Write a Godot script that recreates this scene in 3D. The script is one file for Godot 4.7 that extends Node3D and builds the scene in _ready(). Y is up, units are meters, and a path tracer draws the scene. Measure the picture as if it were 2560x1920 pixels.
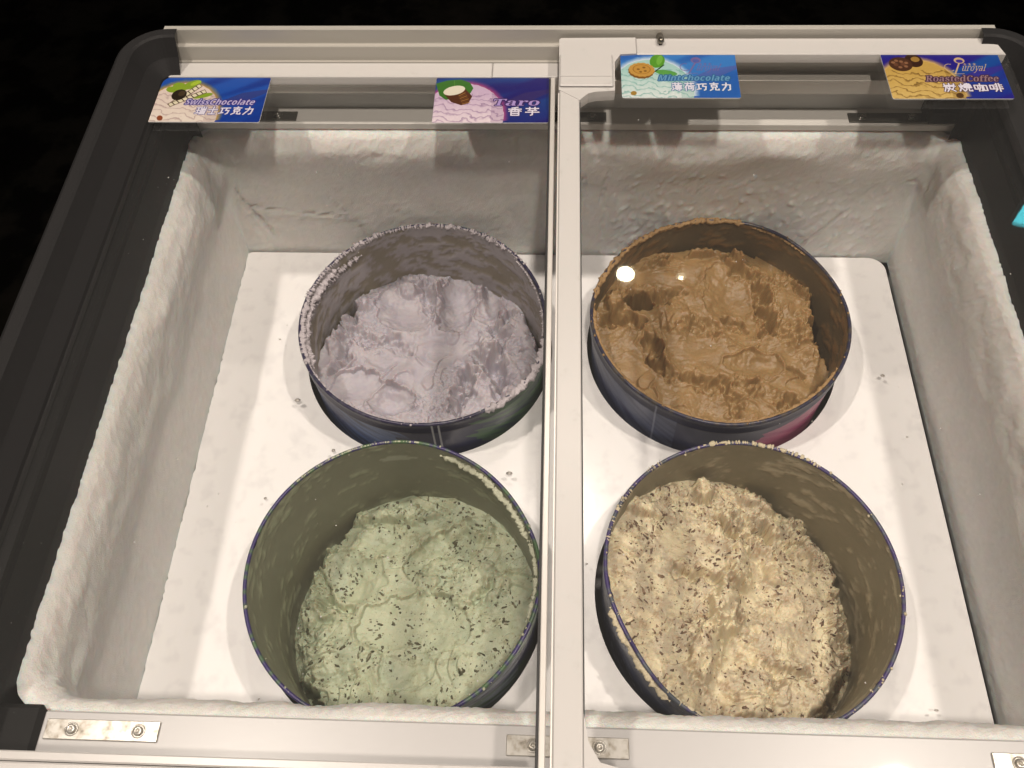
extends Node3D
# A chest freezer with two sliding glass lids, seen from above. Origin: on the holder board, right below the camera. x right, y up, z towards the viewer.

const RIM_Y := 0.0445
const BODY_R := 0.1172
var taken := {}


func _ready() -> void:
	var cam := Camera3D.new()
	cam.name = "camera"
	cam.position = Vector3(0, 0.7395, 0)
	cam.rotation = Vector3(deg_to_rad(-57.412), deg_to_rad(4.483), deg_to_rad(-2.904))
	cam.fov = 45.80
	cam.near = 0.02
	cam.far = 30.0
	add_child(cam)
	cam.current = true
	var env := Environment.new()
	env.background_mode = Environment.BG_COLOR
	env.background_color = Color(0.07, 0.067, 0.065)
	env.tonemap_mode = Environment.TONE_MAPPER_LINEAR
	env.tonemap_exposure = 1.0
	env.sdfgi_enabled = true
	env.ssao_enabled = true
	env.ssil_enabled = true
	var we := WorldEnvironment.new()
	we.name = "world"
	we.environment = env
	add_child(we)
	# the ceiling lamps: two main ones above the left and right ends, one behind, one unseen fill lamp added over the viewer, two narrow spots further back that only show as reflections
	var warm := Color(1.0, 0.885, 0.775)
	downlight(Vector3(-0.80, 2.25, -0.36), warm, 2.4, 40, 0.045, "ceiling downlight above the left end of the freezer", 60.0)
	downlight(Vector3(0.88, 2.25, -0.40), warm, 2.4, 40, 0.045, "ceiling downlight above the right end of the freezer", 60.0)
	downlight(Vector3(0.14, 2.25, 0.40), warm, 2.75, 40, 0.05, "added fill downlight in front of the freezer, over the viewer", 60.0)
	downlight(Vector3(0.058, 2.25, -1.36), warm, 0.6, 45, 0.035, "ceiling downlight behind the middle of the freezer", 40.0)
	downlight(Vector3(0.26, 2.25, -2.07), Color(1, 0.93, 0.66), 0.03, 14, 0.03, "left one of the two narrow ceiling spots at the back", 60.0)
	downlight(Vector3(0.45, 2.25, -2.04), Color(1, 0.93, 0.66), 0.02, 14, 0.016, "right one of the two narrow ceiling spots at the back, half hidden in its baffle", 60.0, 0.033)
	menu_screen()
	floor_sheet()
	freezer()
	lids()
	board()
	tubs()
	cards()


# ---------------------------------------------------------------- helpers

func mat(c: Color, rough := 0.6, metal := 0.0, spec := 0.5) -> StandardMaterial3D:
	var m := StandardMaterial3D.new()
	m.albedo_color = c.linear_to_srgb()
	m.roughness = rough
	m.metallic = metal
	m.metallic_specular = spec
	return m


func bumpy(m: StandardMaterial3D, seed_: int, freq: float, depth_cm: float, scale: float, oct := 4, world := true) -> StandardMaterial3D:
	var n := FastNoiseLite.new()
	n.seed = seed_
	n.frequency = freq
	n.noise_type = FastNoiseLite.TYPE_SIMPLEX_SMOOTH
	n.fractal_octaves = oct
	var t := NoiseTexture2D.new()
	t.width = 512
	t.height = 512
	t.seamless = true
	t.noise = n
	m.heightmap_enabled = true
	m.heightmap_texture = t
	m.heightmap_scale = depth_cm
	m.uv1_triplanar = true
	m.uv1_world_triplanar = world
	m.uv1_scale = Vector3.ONE * scale
	return m


func mottled(m: StandardMaterial3D, seed_: int, freq: float, offs: Array, cols: Array, scale: float) -> StandardMaterial3D:
	var n := FastNoiseLite.new()
	n.seed = seed_
	n.frequency = freq
	n.fractal_octaves = 5
	n.fractal_gain = 0.6
	var g := Gradient.new()
	g.offsets = PackedFloat32Array(offs)
	var pc := PackedColorArray()
	for c in cols:
		pc.append((c as Color).linear_to_srgb())
	g.colors = pc
	var t := NoiseTexture2D.new()
	t.width = 512
	t.height = 512
	t.seamless = true
	t.noise = n
	t.color_ramp = g
	m.albedo_color = Color.WHITE
	m.albedo_texture = t
	m.uv1_triplanar = true
	m.uv1_world_triplanar = true
	m.uv1_scale = Vector3.ONE * scale
	return m


func numbered(n: String) -> String:
	if not taken.has(n):
		taken[n] = 0
		return n
	taken[n] += 1
	return "%s_%03d" % [n, taken[n]]


func thing(called: String, label: String, category: String, at := Vector3.ZERO, group := "") -> Node3D:
	var o := Node3D.new()
	o.name = numbered(called)
	o.position = at
	o.set_meta("label", label)
	o.set_meta("category", category)
	if group != "":
		o.set_meta("group", group)
	add_child(o)
	return o


func part(called: String, mesh: Mesh, m: Material, parent: Node3D, at := Vector3.ZERO) -> MeshInstance3D:
	var o := MeshInstance3D.new()
	o.name = called
	o.mesh = mesh
	o.material_override = m
	o.position = at
	parent.add_child(o, true)
	return o


func noise(seed_: int, freq: float, oct := 3, ridged := false) -> FastNoiseLite:
	var n := FastNoiseLite.new()
	n.seed = seed_
	n.noise_type = FastNoiseLite.TYPE_SIMPLEX_SMOOTH
	n.frequency = freq
	n.fractal_octaves = oct
	n.fractal_type = FastNoiseLite.FRACTAL_RIDGED if ridged else FastNoiseLite.FRACTAL_FBM
	return n


# a smooth mesh from a grid of points, row by row
func grid(v: PackedVector3Array, nu: int, nv: int, wrap := false, col := PackedColorArray(), uvs := PackedVector2Array(), flip := false) -> ArrayMesh:
	var idx := PackedInt32Array()
	var last := nu if wrap else nu - 1
	for j in nv - 1:
		for i in last:
			var a := j * nu + i
			var b := j * nu + (i + 1) % nu
			var c := a + nu
			var d := b + nu
			if flip:
				idx.append_array([a, c, b, b, c, d])
			else:
				idx.append_array([a, b, c, b, d, c])
	return indexed(v, idx, col, uvs)


func indexed(v: PackedVector3Array, idx: PackedInt32Array, col := PackedColorArray(), uvs := PackedVector2Array()) -> ArrayMesh:
	var n := PackedVector3Array()
	n.resize(v.size())
	for k in range(0, idx.size(), 3):
		var a := idx[k]
		var b := idx[k + 1]
		var c := idx[k + 2]
		var f := (v[c] - v[a]).cross(v[b] - v[a])
		n[a] += f
		n[b] += f
		n[c] += f
	for k in n.size():
		n[k] = n[k].normalized()
	var arr := []
	arr.resize(Mesh.ARRAY_MAX)
	arr[Mesh.ARRAY_VERTEX] = v
	arr[Mesh.ARRAY_NORMAL] = n
	arr[Mesh.ARRAY_INDEX] = idx
	if col.size():
		arr[Mesh.ARRAY_COLOR] = col
	if uvs.size():
		arr[Mesh.ARRAY_TEX_UV] = uvs
	var m := ArrayMesh.new()
	m.add_surface_from_arrays(Mesh.PRIMITIVE_TRIANGLES, arr)
	return m


# a box with bevelled edges, given by two corners
func box(lo: Vector3, hi: Vector3, bevel := 0.0006) -> ArrayMesh:
	var st := SurfaceTool.new()
	st.begin(Mesh.PRIMITIVE_TRIANGLES)
	st.set_smooth_group(-1)
	add_box(st, lo, hi, bevel)
	st.generate_normals()
	return st.commit()


func quad(st: SurfaceTool, a: Vector3, b: Vector3, c: Vector3, d: Vector3, out: Vector3) -> void:
	if (c - a).cross(b - a).dot(out) < 0.0:
		var s := b
		b = d
		d = s
	for p in [a, b, c, a, c, d]:
		st.add_vertex(p)


func add_box(st: SurfaceTool, lo: Vector3, hi: Vector3, bevel: float) -> void:
	var c := (lo + hi) / 2
	var h := (hi - lo) / 2
	var q := Vector3(bevel, bevel, bevel)
	var i := h - q
	for ax in 3:
		var b := (ax + 1) % 3
		var d := (ax + 2) % 3
		for s in [-1.0, 1.0]:
			var pts := []
			for k in [[-1, -1], [1, -1], [1, 1], [-1, 1]]:
				var p := Vector3.ZERO
				p[ax] = s * h[ax]
				p[b] = k[0] * i[b]
				p[d] = k[1] * i[d]
				pts.append(c + p)
			var n := Vector3.ZERO
			n[ax] = s
			quad(st, pts[0], pts[1], pts[2], pts[3], n)
			for t in [-1.0, 1.0]:
				var e := []
				for k in [-1.0, 1.0]:
					var p1 := Vector3.ZERO
					p1[ax] = s * h[ax]
					p1[b] = t * i[b]
					p1[d] = k * i[d]
					var p2 := Vector3.ZERO
					p2[ax] = s * i[ax]
					p2[b] = t * h[b]
					p2[d] = k * i[d]
					e.append(c + p1)
					e.append(c + p2)
				var nn := Vector3.ZERO
				nn[ax] = s
				nn[b] = t
				quad(st, e[0], e[2], e[3], e[1], nn)
	for sx in [-1.0, 1.0]:
		for sy in [-1.0, 1.0]:
			for sz in [-1.0, 1.0]:
				var s3 := Vector3(sx, sy, sz)
				var a := c + Vector3(h.x, i.y, i.z) * s3
				var b2 := c + Vector3(i.x, h.y, i.z) * s3
				var d2 := c + Vector3(i.x, i.y, h.z) * s3
				if (d2 - a).cross(b2 - a).dot(s3) < 0.0:
					var sw := b2
					b2 = d2
					d2 = sw
				for p in [a, b2, d2]:
					st.add_vertex(p)


# a profile (distance to the right of the path, height) swept along a path in plan; the corners of the profile stay crisp
func sweep(path: Array, profile: Array, closed_profile := false) -> ArrayMesh:
	var st := SurfaceTool.new()
	st.begin(Mesh.PRIMITIVE_TRIANGLES)
	st.set_smooth_group(-1)
	var side := []
	for k in path.size():
		var d := Vector2.ZERO
		if k > 0:
			d += (path[k] - path[k - 1]).normalized()
		if k < path.size() - 1:
			d += (path[k + 1] - path[k]).normalized()
		d = d.normalized()
		var r := Vector2(-d.y, d.x)
		if k > 0 and k < path.size() - 1:
			r /= maxf(0.4, r.dot(Vector2(-(path[k] - path[k - 1]).normalized().y, (path[k] - path[k - 1]).normalized().x)))
		side.append(r)
	var np := profile.size()
	for k in path.size() - 1:
		for j in (np if closed_profile else np - 1):
			var p: Vector2 = profile[j]
			var q: Vector2 = profile[(j + 1) % np]
			var e := []
			for w in [[k, p], [k, q], [k + 1, q], [k + 1, p]]:
				var o: Vector2 = path[w[0]] + side[w[0]] * w[1].x
				e.append(Vector3(o.x, w[1].y, o.y))
			for t in [e[0], e[2], e[1], e[0], e[3], e[2]]:
				st.add_vertex(t)
	if closed_profile:
		var poly := PackedVector2Array(profile)
		var tri := Geometry2D.triangulate_polygon(poly)
		for end in [0, path.size() - 1]:
			for t in range(0, tri.size(), 3):
				var order := [0, 1, 2] if end == 0 else [0, 2, 1]
				for w in order:
					var pp := poly[tri[t + w]]
					var o2: Vector2 = path[end] + side[end] * pp.x
					st.add_vertex(Vector3(o2.x, pp.y, o2.y))
	st.generate_normals()
	return st.commit()


# a flat plate from an outline in plan
func plate(outline: PackedVector2Array, y0: float, y1: float, bevel := 0.0) -> ArrayMesh:
	var st := SurfaceTool.new()
	st.begin(Mesh.PRIMITIVE_TRIANGLES)
	st.set_smooth_group(-1)
	var top := outline
	if bevel > 0.0:
		var inner := Geometry2D.offset_polygon(outline, -bevel)
		if inner.size() == 1 and inner[0].size() == outline.size():
			top = inner[0]
	var tri := Geometry2D.triangulate_polygon(top)
	for t in range(0, tri.size(), 3):
		var a := top[tri[t]]
		var b := top[tri[t + 1]]
		var c := top[tri[t + 2]]
		if (b - a).cross(c - a) < 0:
			var s := b
			b = c
			c = s
		for p in [a, b, c]:
			st.add_vertex(Vector3(p.x, y1, p.y))
		for p in [a, c, b]:
			st.add_vertex(Vector3(p.x, y0, p.y))
	var ctr := Vector2.ZERO
	for p in outline:
		ctr += p / outline.size()
	var n := outline.size()
	for k in n:
		var p := outline[k]
		var q := outline[(k + 1) % n]
		var nrm := (q - p).orthogonal()
		if not Geometry2D.is_point_in_polygon((p + q) / 2 - nrm.normalized() * 0.0001, outline):
			nrm = -nrm
		quad(st, Vector3(p.x, y0, p.y), Vector3(q.x, y0, q.y), Vector3(q.x, y1 - bevel, q.y), Vector3(p.x, y1 - bevel, p.y), Vector3(nrm.x, 0, nrm.y))
		if bevel > 0.0 and top.size() == n:
			var best := 0
			for s in n:
				if top[s].distance_to(p) < top[best].distance_to(p):
					best = s
			var best2 := 0
			for s in n:
				if top[s].distance_to(q) < top[best2].distance_to(q):
					best2 = s
			quad(st, Vector3(p.x, y1 - bevel, p.y), Vector3(q.x, y1 - bevel, q.y), Vector3(top[best2].x, y1, top[best2].y), Vector3(top[best].x, y1, top[best].y), Vector3(nrm.x, nrm.length(), nrm.y))
	st.generate_normals()
	return st.commit()


# a lathed shape: (radius, height) pairs about the y axis
func lathe(profile: Array, seg := 48) -> ArrayMesh:
	var v := PackedVector3Array()
	for p in profile:
		for i in seg:
			var a := TAU * i / seg
			v.append(Vector3(p.x * cos(a), p.y, p.x * sin(a)))
	return grid(v, seg, profile.size(), true)


# ---------------------------------------------------------------- surroundings

func downlight(at: Vector3, col: Color, energy: float, angle: float, r: float, label: String, glow: float, baffle := 0.0) -> void:
	var o := thing("ceiling_downlight", label, "ceiling lamp", at, "downlights in the dark ceiling")
	var lens := mat(Color(0.9, 0.9, 0.88), 0.5)
	lens.emission_enabled = true
	lens.emission = col.linear_to_srgb()
	lens.emission_energy_multiplier = glow
	part("lamp_lens", lathe([Vector2(0.0001, -0.004), Vector2(r * 0.9, -0.003), Vector2(r, 0.0), Vector2(r, 0.01), Vector2(0.0001, 0.01)], 40), lens, o)
	part("trim_ring", lathe([Vector2(r + 0.003, 0.012), Vector2(r + 0.003, -0.002 - baffle), Vector2(r + 0.016, -0.002 - baffle), Vector2(r + 0.016, 0.012)], 40), mat(Color(0.05, 0.05, 0.05), 0.5), o)
	var l := SpotLight3D.new()
	l.name = "light"
	l.position = Vector3(0, -0.024, 0)
	l.light_color = col.linear_to_srgb()
	l.light_energy = energy
	l.light_size = r
	l.spot_range = 6.0
	l.spot_attenuation = 2.0
	l.spot_angle = angle
	l.spot_angle_attenuation = 0.25
	l.shadow_enabled = true
	o.add_child(l)
	if energy > 1.5:
		l.look_at_from_position(at - Vector3(0, 0.028, 0), Vector3(0, 0.1, -0.36), Vector3(0, 0, -1))
	else:
		l.rotation = Vector3(-PI / 2, 0, 0)


func menu_screen() -> void:
	var o := thing("menu_screen", "lit cyan screen standing behind the right end of the freezer", "screen", Vector3(1.080, 1.205, -1.385))
	o.rotation.y = -0.35
	part("case", box(Vector3(-0.08, -0.06, -0.02), Vector3(0.08, 0.06, 0.0)), mat(Color(0.02, 0.02, 0.022), 0.4), o)
	var m := mat(Color(0.02, 0.05, 0.05), 0.3)
	m.emission_enabled = true
	m.emission = Color(0.10, 0.75, 0.85).linear_to_srgb()
	m.emission_energy_multiplier = 7.0
	part("screen_panel", box(Vector3(-0.075, -0.055, 0.0), Vector3(0.075, 0.055, 0.003), 0.0002), m, o)


func floor_sheet() -> void:
	var p := PlaneMesh.new()
	p.size = Vector2(14, 14)
	var m := mottled(mat(Color.WHITE, 0.9, 0.0, 0.1), 5, 0.012, [0.0, 0.4, 0.6, 1.0], [Color(0.0012, 0.0011, 0.001), Color(0.0018, 0.0016, 0.0014), Color(0.0045, 0.004, 0.0032), Color(0.007, 0.006, 0.005)], 0.9)
	var o := part("floor", p, m, self, Vector3(0, -0.86, -2))
	o.set_meta("kind", "structure")
	o.set_meta("label", "dark floor around the freezer")


# ---------------------------------------------------------------- the freezer

func freezer() -> void:
	var o := thing("ice_cream_freezer", "chest freezer with black side rails, silver frame and frosted white inside", "freezer")
	var black := bumpy(mat(Color(0.021, 0.0205, 0.0208), 0.42, 0.0, 0.17), 11, 0.08, 0.006, 9.0)
	var skin := mat(Color(0.6, 0.6, 0.58), 0.4)
	var alu := bumpy(mat(Color(0.43, 0.41, 0.37), 0.42, 0.25), 12, 0.15, 0.0015, 4.0)
	# rails: left one, then the right one mirrored about x = .0135
	var skirt_m := mat(Color(0.009, 0.0088, 0.0086), 0.4, 0.0, 0.2)
	var profile := [Vector2(0.0, 0.10), Vector2(0.0, 0.243), Vector2(0.002, 0.248), Vector2(0.005, 0.25), Vector2(0.0125, 0.25), Vector2(0.0145, 0.2485), Vector2(0.0165, 0.244), Vector2(0.0215, 0.2335), Vector2(0.0225, 0.2322), Vector2(0.031, 0.2222), Vector2(0.0318, 0.2195), Vector2(0.0318, 0.2142), Vector2(0.0285, 0.2135), Vector2(0.0285, 0.208), Vector2(0.0335, 0.2045), Vector2(0.0338, 0.201), Vector2(0.0352, 0.198), Vector2(0.0365, 0.168), Vector2(0.0365, 0.14)]
	var path := [Vector2(-0.374, 0.06)]
	for k in 11:
		var a := PI * 0.5 * k / 10.0
		path.append(Vector2(-0.374 + 0.040 - 0.040 * cos(a), -0.636 - 0.040 * sin(a)))
	path.append(Vector2(-0.3275, -0.676))
	var skirt := profile.slice(11)
	profile = profile.slice(0, 12)
	part("side_rail", sweep(path, profile), black, o)
	part("inner_skirt", sweep(path, skirt), skirt_m, o)
	var rp := []
	for p in path:
		rp.push_front(Vector2(0.027 - p.x, p.y))
	part("side_rail", sweep(rp, profile), black, o)
	part("inner_skirt", sweep(rp, skirt), skirt_m, o)
	# outer body
	part("outer_wall", box(Vector3(-0.366, -0.72, -0.668), Vector3(-0.36, 0.11, 0.05), 0.001), skin, o)
	part("outer_wall", box(Vector3(0.387, -0.72, -0.668), Vector3(0.393, 0.11, 0.05), 0.001), skin, o)
	part("outer_wall", box(Vector3(-0.36, -0.72, -0.676), Vector3(0.387, 0.21, -0.670), 0.001), skin, o)
	# the silver frame at the back: outer lip, track of the upper lid, track of the lower lid
	var back := [Vector2(0, 0.2), Vector2(0, 0.2485), Vector2(0.0006, 0.25), Vector2(0.0044, 0.25), Vector2(0.005, 0.2492), Vector2(0.0054, 0.2365), Vector2(0.0058, 0.2358), Vector2(0.0085, 0.2358), Vector2(0.0088, 0.2364), Vector2(0.0100, 0.2364), Vector2(0.0104, 0.2358), Vector2(0.0106, 0.2228), Vector2(0.0109, 0.2222), Vector2(0.0122, 0.2222), Vector2(0.0126, 0.2216), Vector2(0.0128, 0.2135), Vector2(0.0132, 0.213), Vector2(0.0245, 0.213), Vector2(0.025, 0.2125), Vector2(0.025, 0.1985), Vector2(0.0245, 0.198), Vector2(0.004, 0.196), Vector2(0.004, 0.166), Vector2(0.0, 0.166)]
	part("back_frame", sweep([Vector2(-0.339, -0.6755), Vector2(0.366, -0.6755)], back, true), alu, o)
	part("back_flange", box(Vector3(-0.342, 0.158, -0.6712), Vector3(0.369, 0.166, -0.6485), 0.001), mat(Color(0.58, 0.565, 0.53), 0.4), o)
	# front flange and frame
	part("front_flange", box(Vector3(-0.308, 0.158, -0.1215), Vector3(0.338, 0.166, -0.0885), 0.001), mat(Color(0.46, 0.45, 0.445), 0.33), o)
	part("front_frame", sweep([Vector2(0.37, -0.0885), Vector2(-0.343, -0.0885)], [Vector2(0, 0.15), Vector2(0, 0.2085), Vector2(-0.0008, 0.2105), Vector2(-0.07, 0.2105), Vector2(-0.07, 0.15)], true), alu, o)
	# black covers over the inner corners
	for c in [[-0.341, -0.291, -0.674, -0.6505], [0.3335, 0.3685, -0.674, -0.6500], [-0.341, -0.3085, -0.125, -0.0885], [0.3385, 0.3685, -0.125, -0.0885]]:
		part("corner_cover", box(Vector3(c[0], 0.160, c[2]), Vector3(c[1], 0.181 if c[2] < -0.3 else 0.168, c[3]), 0.003), skirt_m, o)
	liner(o)
	# steel strips screwed on the flanges
	var steel := mottled(mat(Color.WHITE, 0.3, 0.6), 21, 0.02, [0.0, 0.45, 0.75, 1.0], [Color(0.56, 0.54, 0.50), Color(0.52, 0.5, 0.46), Color(0.36, 0.33, 0.28), Color(0.16, 0.14, 0.11)], 9.0)
	var shaded_steel := mat(Color(0.12, 0.115, 0.10), 0.35, 0.7)  # same steel at the rear: shade and dark reflections put into its colour
	for s in [[-0.3045, -0.234, -0.1165, -0.1045, [-0.288, -0.2465]], [-0.023, 0.050, -0.1155, -0.1035, [-0.007, 0.0325]], [0.2612, 0.332, -0.1140, -0.1020, [0.276, 0.318]], [-0.307, -0.239, -0.6625, -0.6505, [-0.296, -0.2565]], [-0.022, 0.0475, -0.6625, -0.6505, [-0.005, 0.0345]], [0.266, 0.336, -0.6625, -0.6505, [0.278, 0.322]]]:
		var rear: bool = s[2] < -0.3
		var b := part("steel_strip", box(Vector3(s[0], 0.1662, s[2]), Vector3(s[1], 0.1676, s[3]), 0.0004), shaded_steel if rear else steel, o)
		for x in s[4]:
			var sc := part("screw", screw(), steel if not rear else mat(Color(0.3, 0.29, 0.27), 0.25, 0.9), b, Vector3(x, 0.1676, (s[2] + s[3]) / 2))
			sc.rotation.y = x * 40.0


func screw() -> ArrayMesh:
	var st := SurfaceTool.new()
	st.begin(Mesh.PRIMITIVE_TRIANGLES)
	st.append_from(lathe([Vector2(0.0042, 0.0), Vector2(0.0042, 0.0005), Vector2(0.0036, 0.0007), Vector2(0.0034, 0.0001)], 28), 0, Transform3D())
	st.append_from(lathe([Vector2(0.0030, 0.0002), Vector2(0.0029, 0.0011), Vector2(0.0024, 0.0017), Vector2(0.0014, 0.0021), Vector2(0.0010, 0.0009), Vector2(0.0001, 0.0008)], 28), 0, Transform3D())
	return st.commit()


func seg_dist(p: Vector2, pts: Array) -> float:
	var d := 1e9
	for k in pts.size() - 1:
		d = minf(d, p.distance_to(Geometry2D.get_closest_point_to_segment(p, pts[k], pts[k + 1])))
	return d


# the frosted inner wall, one sheet round the four sides
func liner(o: Node3D) -> void:
	var x0 := -0.3405
	var x1 := 0.3675
	var z0 := -0.6555
	var z1 := -0.1195
	var r := 0.034
	var pts := []
	var nrm := []
	var step := 0.0021
	var tight := []
	var r2 := 0.011
	var corners := [[Vector2(x0 + r, z0 + r), PI], [Vector2(x1 - r, z0 + r), PI * 1.5], [Vector2(x1 - r, z1 - r), 0.0], [Vector2(x0 + r, z1 - r), PI * 0.5]]
	for c in 4:
		var k: Array = corners[c]
		for i in 18:
			var a: float = k[1] + PI * 0.5 * i / 18.0
			pts.append(k[0] + Vector2(cos(a), sin(a)) * r)
			nrm.append(-Vector2(cos(a), sin(a)))
			var sg := Vector2(signf(cos(k[1] + PI * 0.25)), signf(sin(k[1] + PI * 0.25)))
			tight.append(k[0] + sg * (r - r2) + Vector2(cos(a), sin(a)) * r2)
		var e: float = k[1] + PI * 0.5
		var from: Vector2 = k[0] + Vector2(cos(e), sin(e)) * r
		var nk: Array = corners[(c + 1) % 4]
		var to: Vector2 = nk[0] + Vector2(cos(e), sin(e)) * r
		var n := int(from.distance_to(to) / step)
		for i in n:
			pts.append(from.lerp(to, float(i) / n))
			var tf := from - (to - from).normalized() * (r - r2)
			var tt := to + (to - from).normalized() * (r - r2)
			tight.append(tf.lerp(tt, float(i) / n))
			nrm.append(-Vector2(cos(e), sin(e)))
	var big := noise(31, 9.0, 2)
	var mid := noise(32, 30.0, 2)
	var fine := noise(33, 130.0, 3)
	var grain := noise(34, 420.0, 2)
	var patch := noise(35, 16.0, 4)
	var rows := 78
	var v := PackedVector3Array()
	var col := PackedColorArray()
	var plain_a := PackedVector2Array([Vector2(-0.318, 0.045), Vector2(-0.206, 0.036), Vector2(-0.182, -0.02), Vector2(-0.305, -0.02)])
	var cracks := [[Vector2(-0.322, 0.083), Vector2(-0.314, 0.058), Vector2(-0.306, 0.043), Vector2(-0.296, 0.010)], [Vector2(-0.315, 0.058), Vector2(-0.268, 0.050), Vector2(-0.222, 0.044), Vector2(-0.206, 0.036), Vector2(-0.186, -0.004)], [Vector2(-0.225, 0.074), Vector2(-0.214, 0.050)],
		[Vector2(0.030, 0.103), Vector2(0.029, 0.075), Vector2(0.025, 0.045), Vector2(0.0245, -0.006)], [Vector2(0.054, 0.112), Vector2(0.048, 0.087), Vector2(0.053, 0.045), Vector2(0.0515, -0.006)],
		[Vector2(0.311, 0.094), Vector2(0.296, 0.060), Vector2(0.278, 0.033), Vector2(0.266, 0.014), Vector2(0.258, -0.006)], [Vector2(0.352, 0.106), Vector2(0.338, 0.098)]]
	for j in rows:
		var t := float(j) / (rows - 1)
		for i in pts.size():
			var p: Vector2 = (pts[i] as Vector2).lerp(tight[i], smoothstep(0.3, 0.85, t))
			var n: Vector2 = nrm[i]
			# height along the sheet: a rounded top edge, then down the wall
			var y: float
			var inn: float
			if t < 0.14:
				var q := t / 0.14
				y = 0.1580 - 0.008 * (1.0 - cos(q * PI / 2))
				inn = 0.009 * sin(q * PI / 2)
			else:
				y = 0.150 - (t - 0.14) / 0.86 * 0.172
				inn = 0.009
			var w := Vector3(p.x, y, p.y)
			var low := smoothstep(0.15, 0.0, y)
			var b := big.get_noise_3dv(w)
			var m := mid.get_noise_3dv(w)
			var f := fine.get_noise_3dv(w)
			var g := grain.get_noise_3dv(w)
			var bw := smoothstep(0.45, 0.95, n.y)
			var back: bool = n.y > 0.9
			# snow gathers on the upper half: its lower edge wanders
			var edge := 0.088 + 0.024 * b + 0.012 * m + 0.004 * f
			edge = lerpf(edge, 0.110 + 0.010 * b + 0.006 * m + 0.003 * f + 0.012 * exp(-pow((p.x - 0.20) / 0.05, 2.0)), bw)
			var snow := smoothstep(edge - 0.030, edge + 0.020, y)
			var body := 0.0
			if t >= 0.05:
				var hump := smoothstep(0.163, 0.135, y)
				body = snow * hump * (0.0078 + 0.0040 * b + 0.0007 * m) + snow * (0.0006 * f + 0.0008 * g)
				body += (1.0 - snow) * (0.0005 * f + 0.0003 * g) + 0.0009 * m * (1.0 - low * 0.6)
			else:
				y += 0.0018 * f + 0.0012 * m + 0.0010 * g
			if back:
				var q2 := Vector2(p.x + 0.002 * m, y + 0.002 * f)
				if Geometry2D.is_point_in_polygon(q2, plain_a):
					body -= 0.0012
				if absf(q2.x - 0.038) < 0.0125 and y < 0.09:
					body -= 0.0010
				var cd := 1e9
				for c in cracks:
					cd = minf(cd, seg_dist(q2, c))
				body -= 0.0036 * exp(-pow(cd / 0.0012, 2.0)) * clampf(0.35 + 1.6 * absf(f) + m, 0.0, 1.3)
				if p.x > 0.06 and p.x < 0.33 and y < 0.11:
					body += 0.0016 * maxf(0.0, fine.get_noise_2d(p.x * 0.8 + 9.0, y * 0.8) - 0.22) * 3.0
			inn += maxf(body, -0.006)
			v.append(Vector3(p.x + n.x * inn, y, p.y + n.y * inn))
			# one frost colour with a fine fleck: light and thickness do the rest
			var cc := Color(0.69, 0.668, 0.635)
			var mott := 0.06 * patch.get_noise_3dv(w)
			var sp := 1.0 + mott + 0.06 * f + 0.06 * g
			col.append(Color(cc.r * sp, cc.g * sp, cc.b * sp))
	var m2 := bumpy(mat(Color.WHITE, 0.6), 36, 0.16, 0.045, 9.0, 4)
	m2.vertex_color_use_as_albedo = true
	m2.subsurf_scatter_enabled = true
	m2.subsurf_scatter_strength = 0.5
	part("frosted_liner_wall", grid(v, pts.size(), rows, true, col, PackedVector2Array(), true), m2, o)
	part("liner_floor", box(Vector3(-0.35, -0.32, -0.66), Vector3(0.372, -0.31, -0.10), 0.001), mat(Color(0.4, 0.4, 0.4), 0.5), o)
	for w2 in [[Vector3(-0.352, -0.31, -0.66), Vector3(-0.346, 0.156, -0.1)], [Vector3(0.3695, -0.31, -0.66), Vector3(0.375, 0.156, -0.1)], [Vector3(-0.346, -0.31, -0.668), Vector3(0.3695, 0.156, -0.6605)], [Vector3(-0.346, -0.31, -0.1125), Vector3(0.3695, 0.156, -0.106)]]:
		part("liner_wall", box(w2[0], w2[1], 0.001), mat(Color(0.5, 0.5, 0.48), 0.5), o)


# ---------------------------------------------------------------- the two sliding lids

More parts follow.
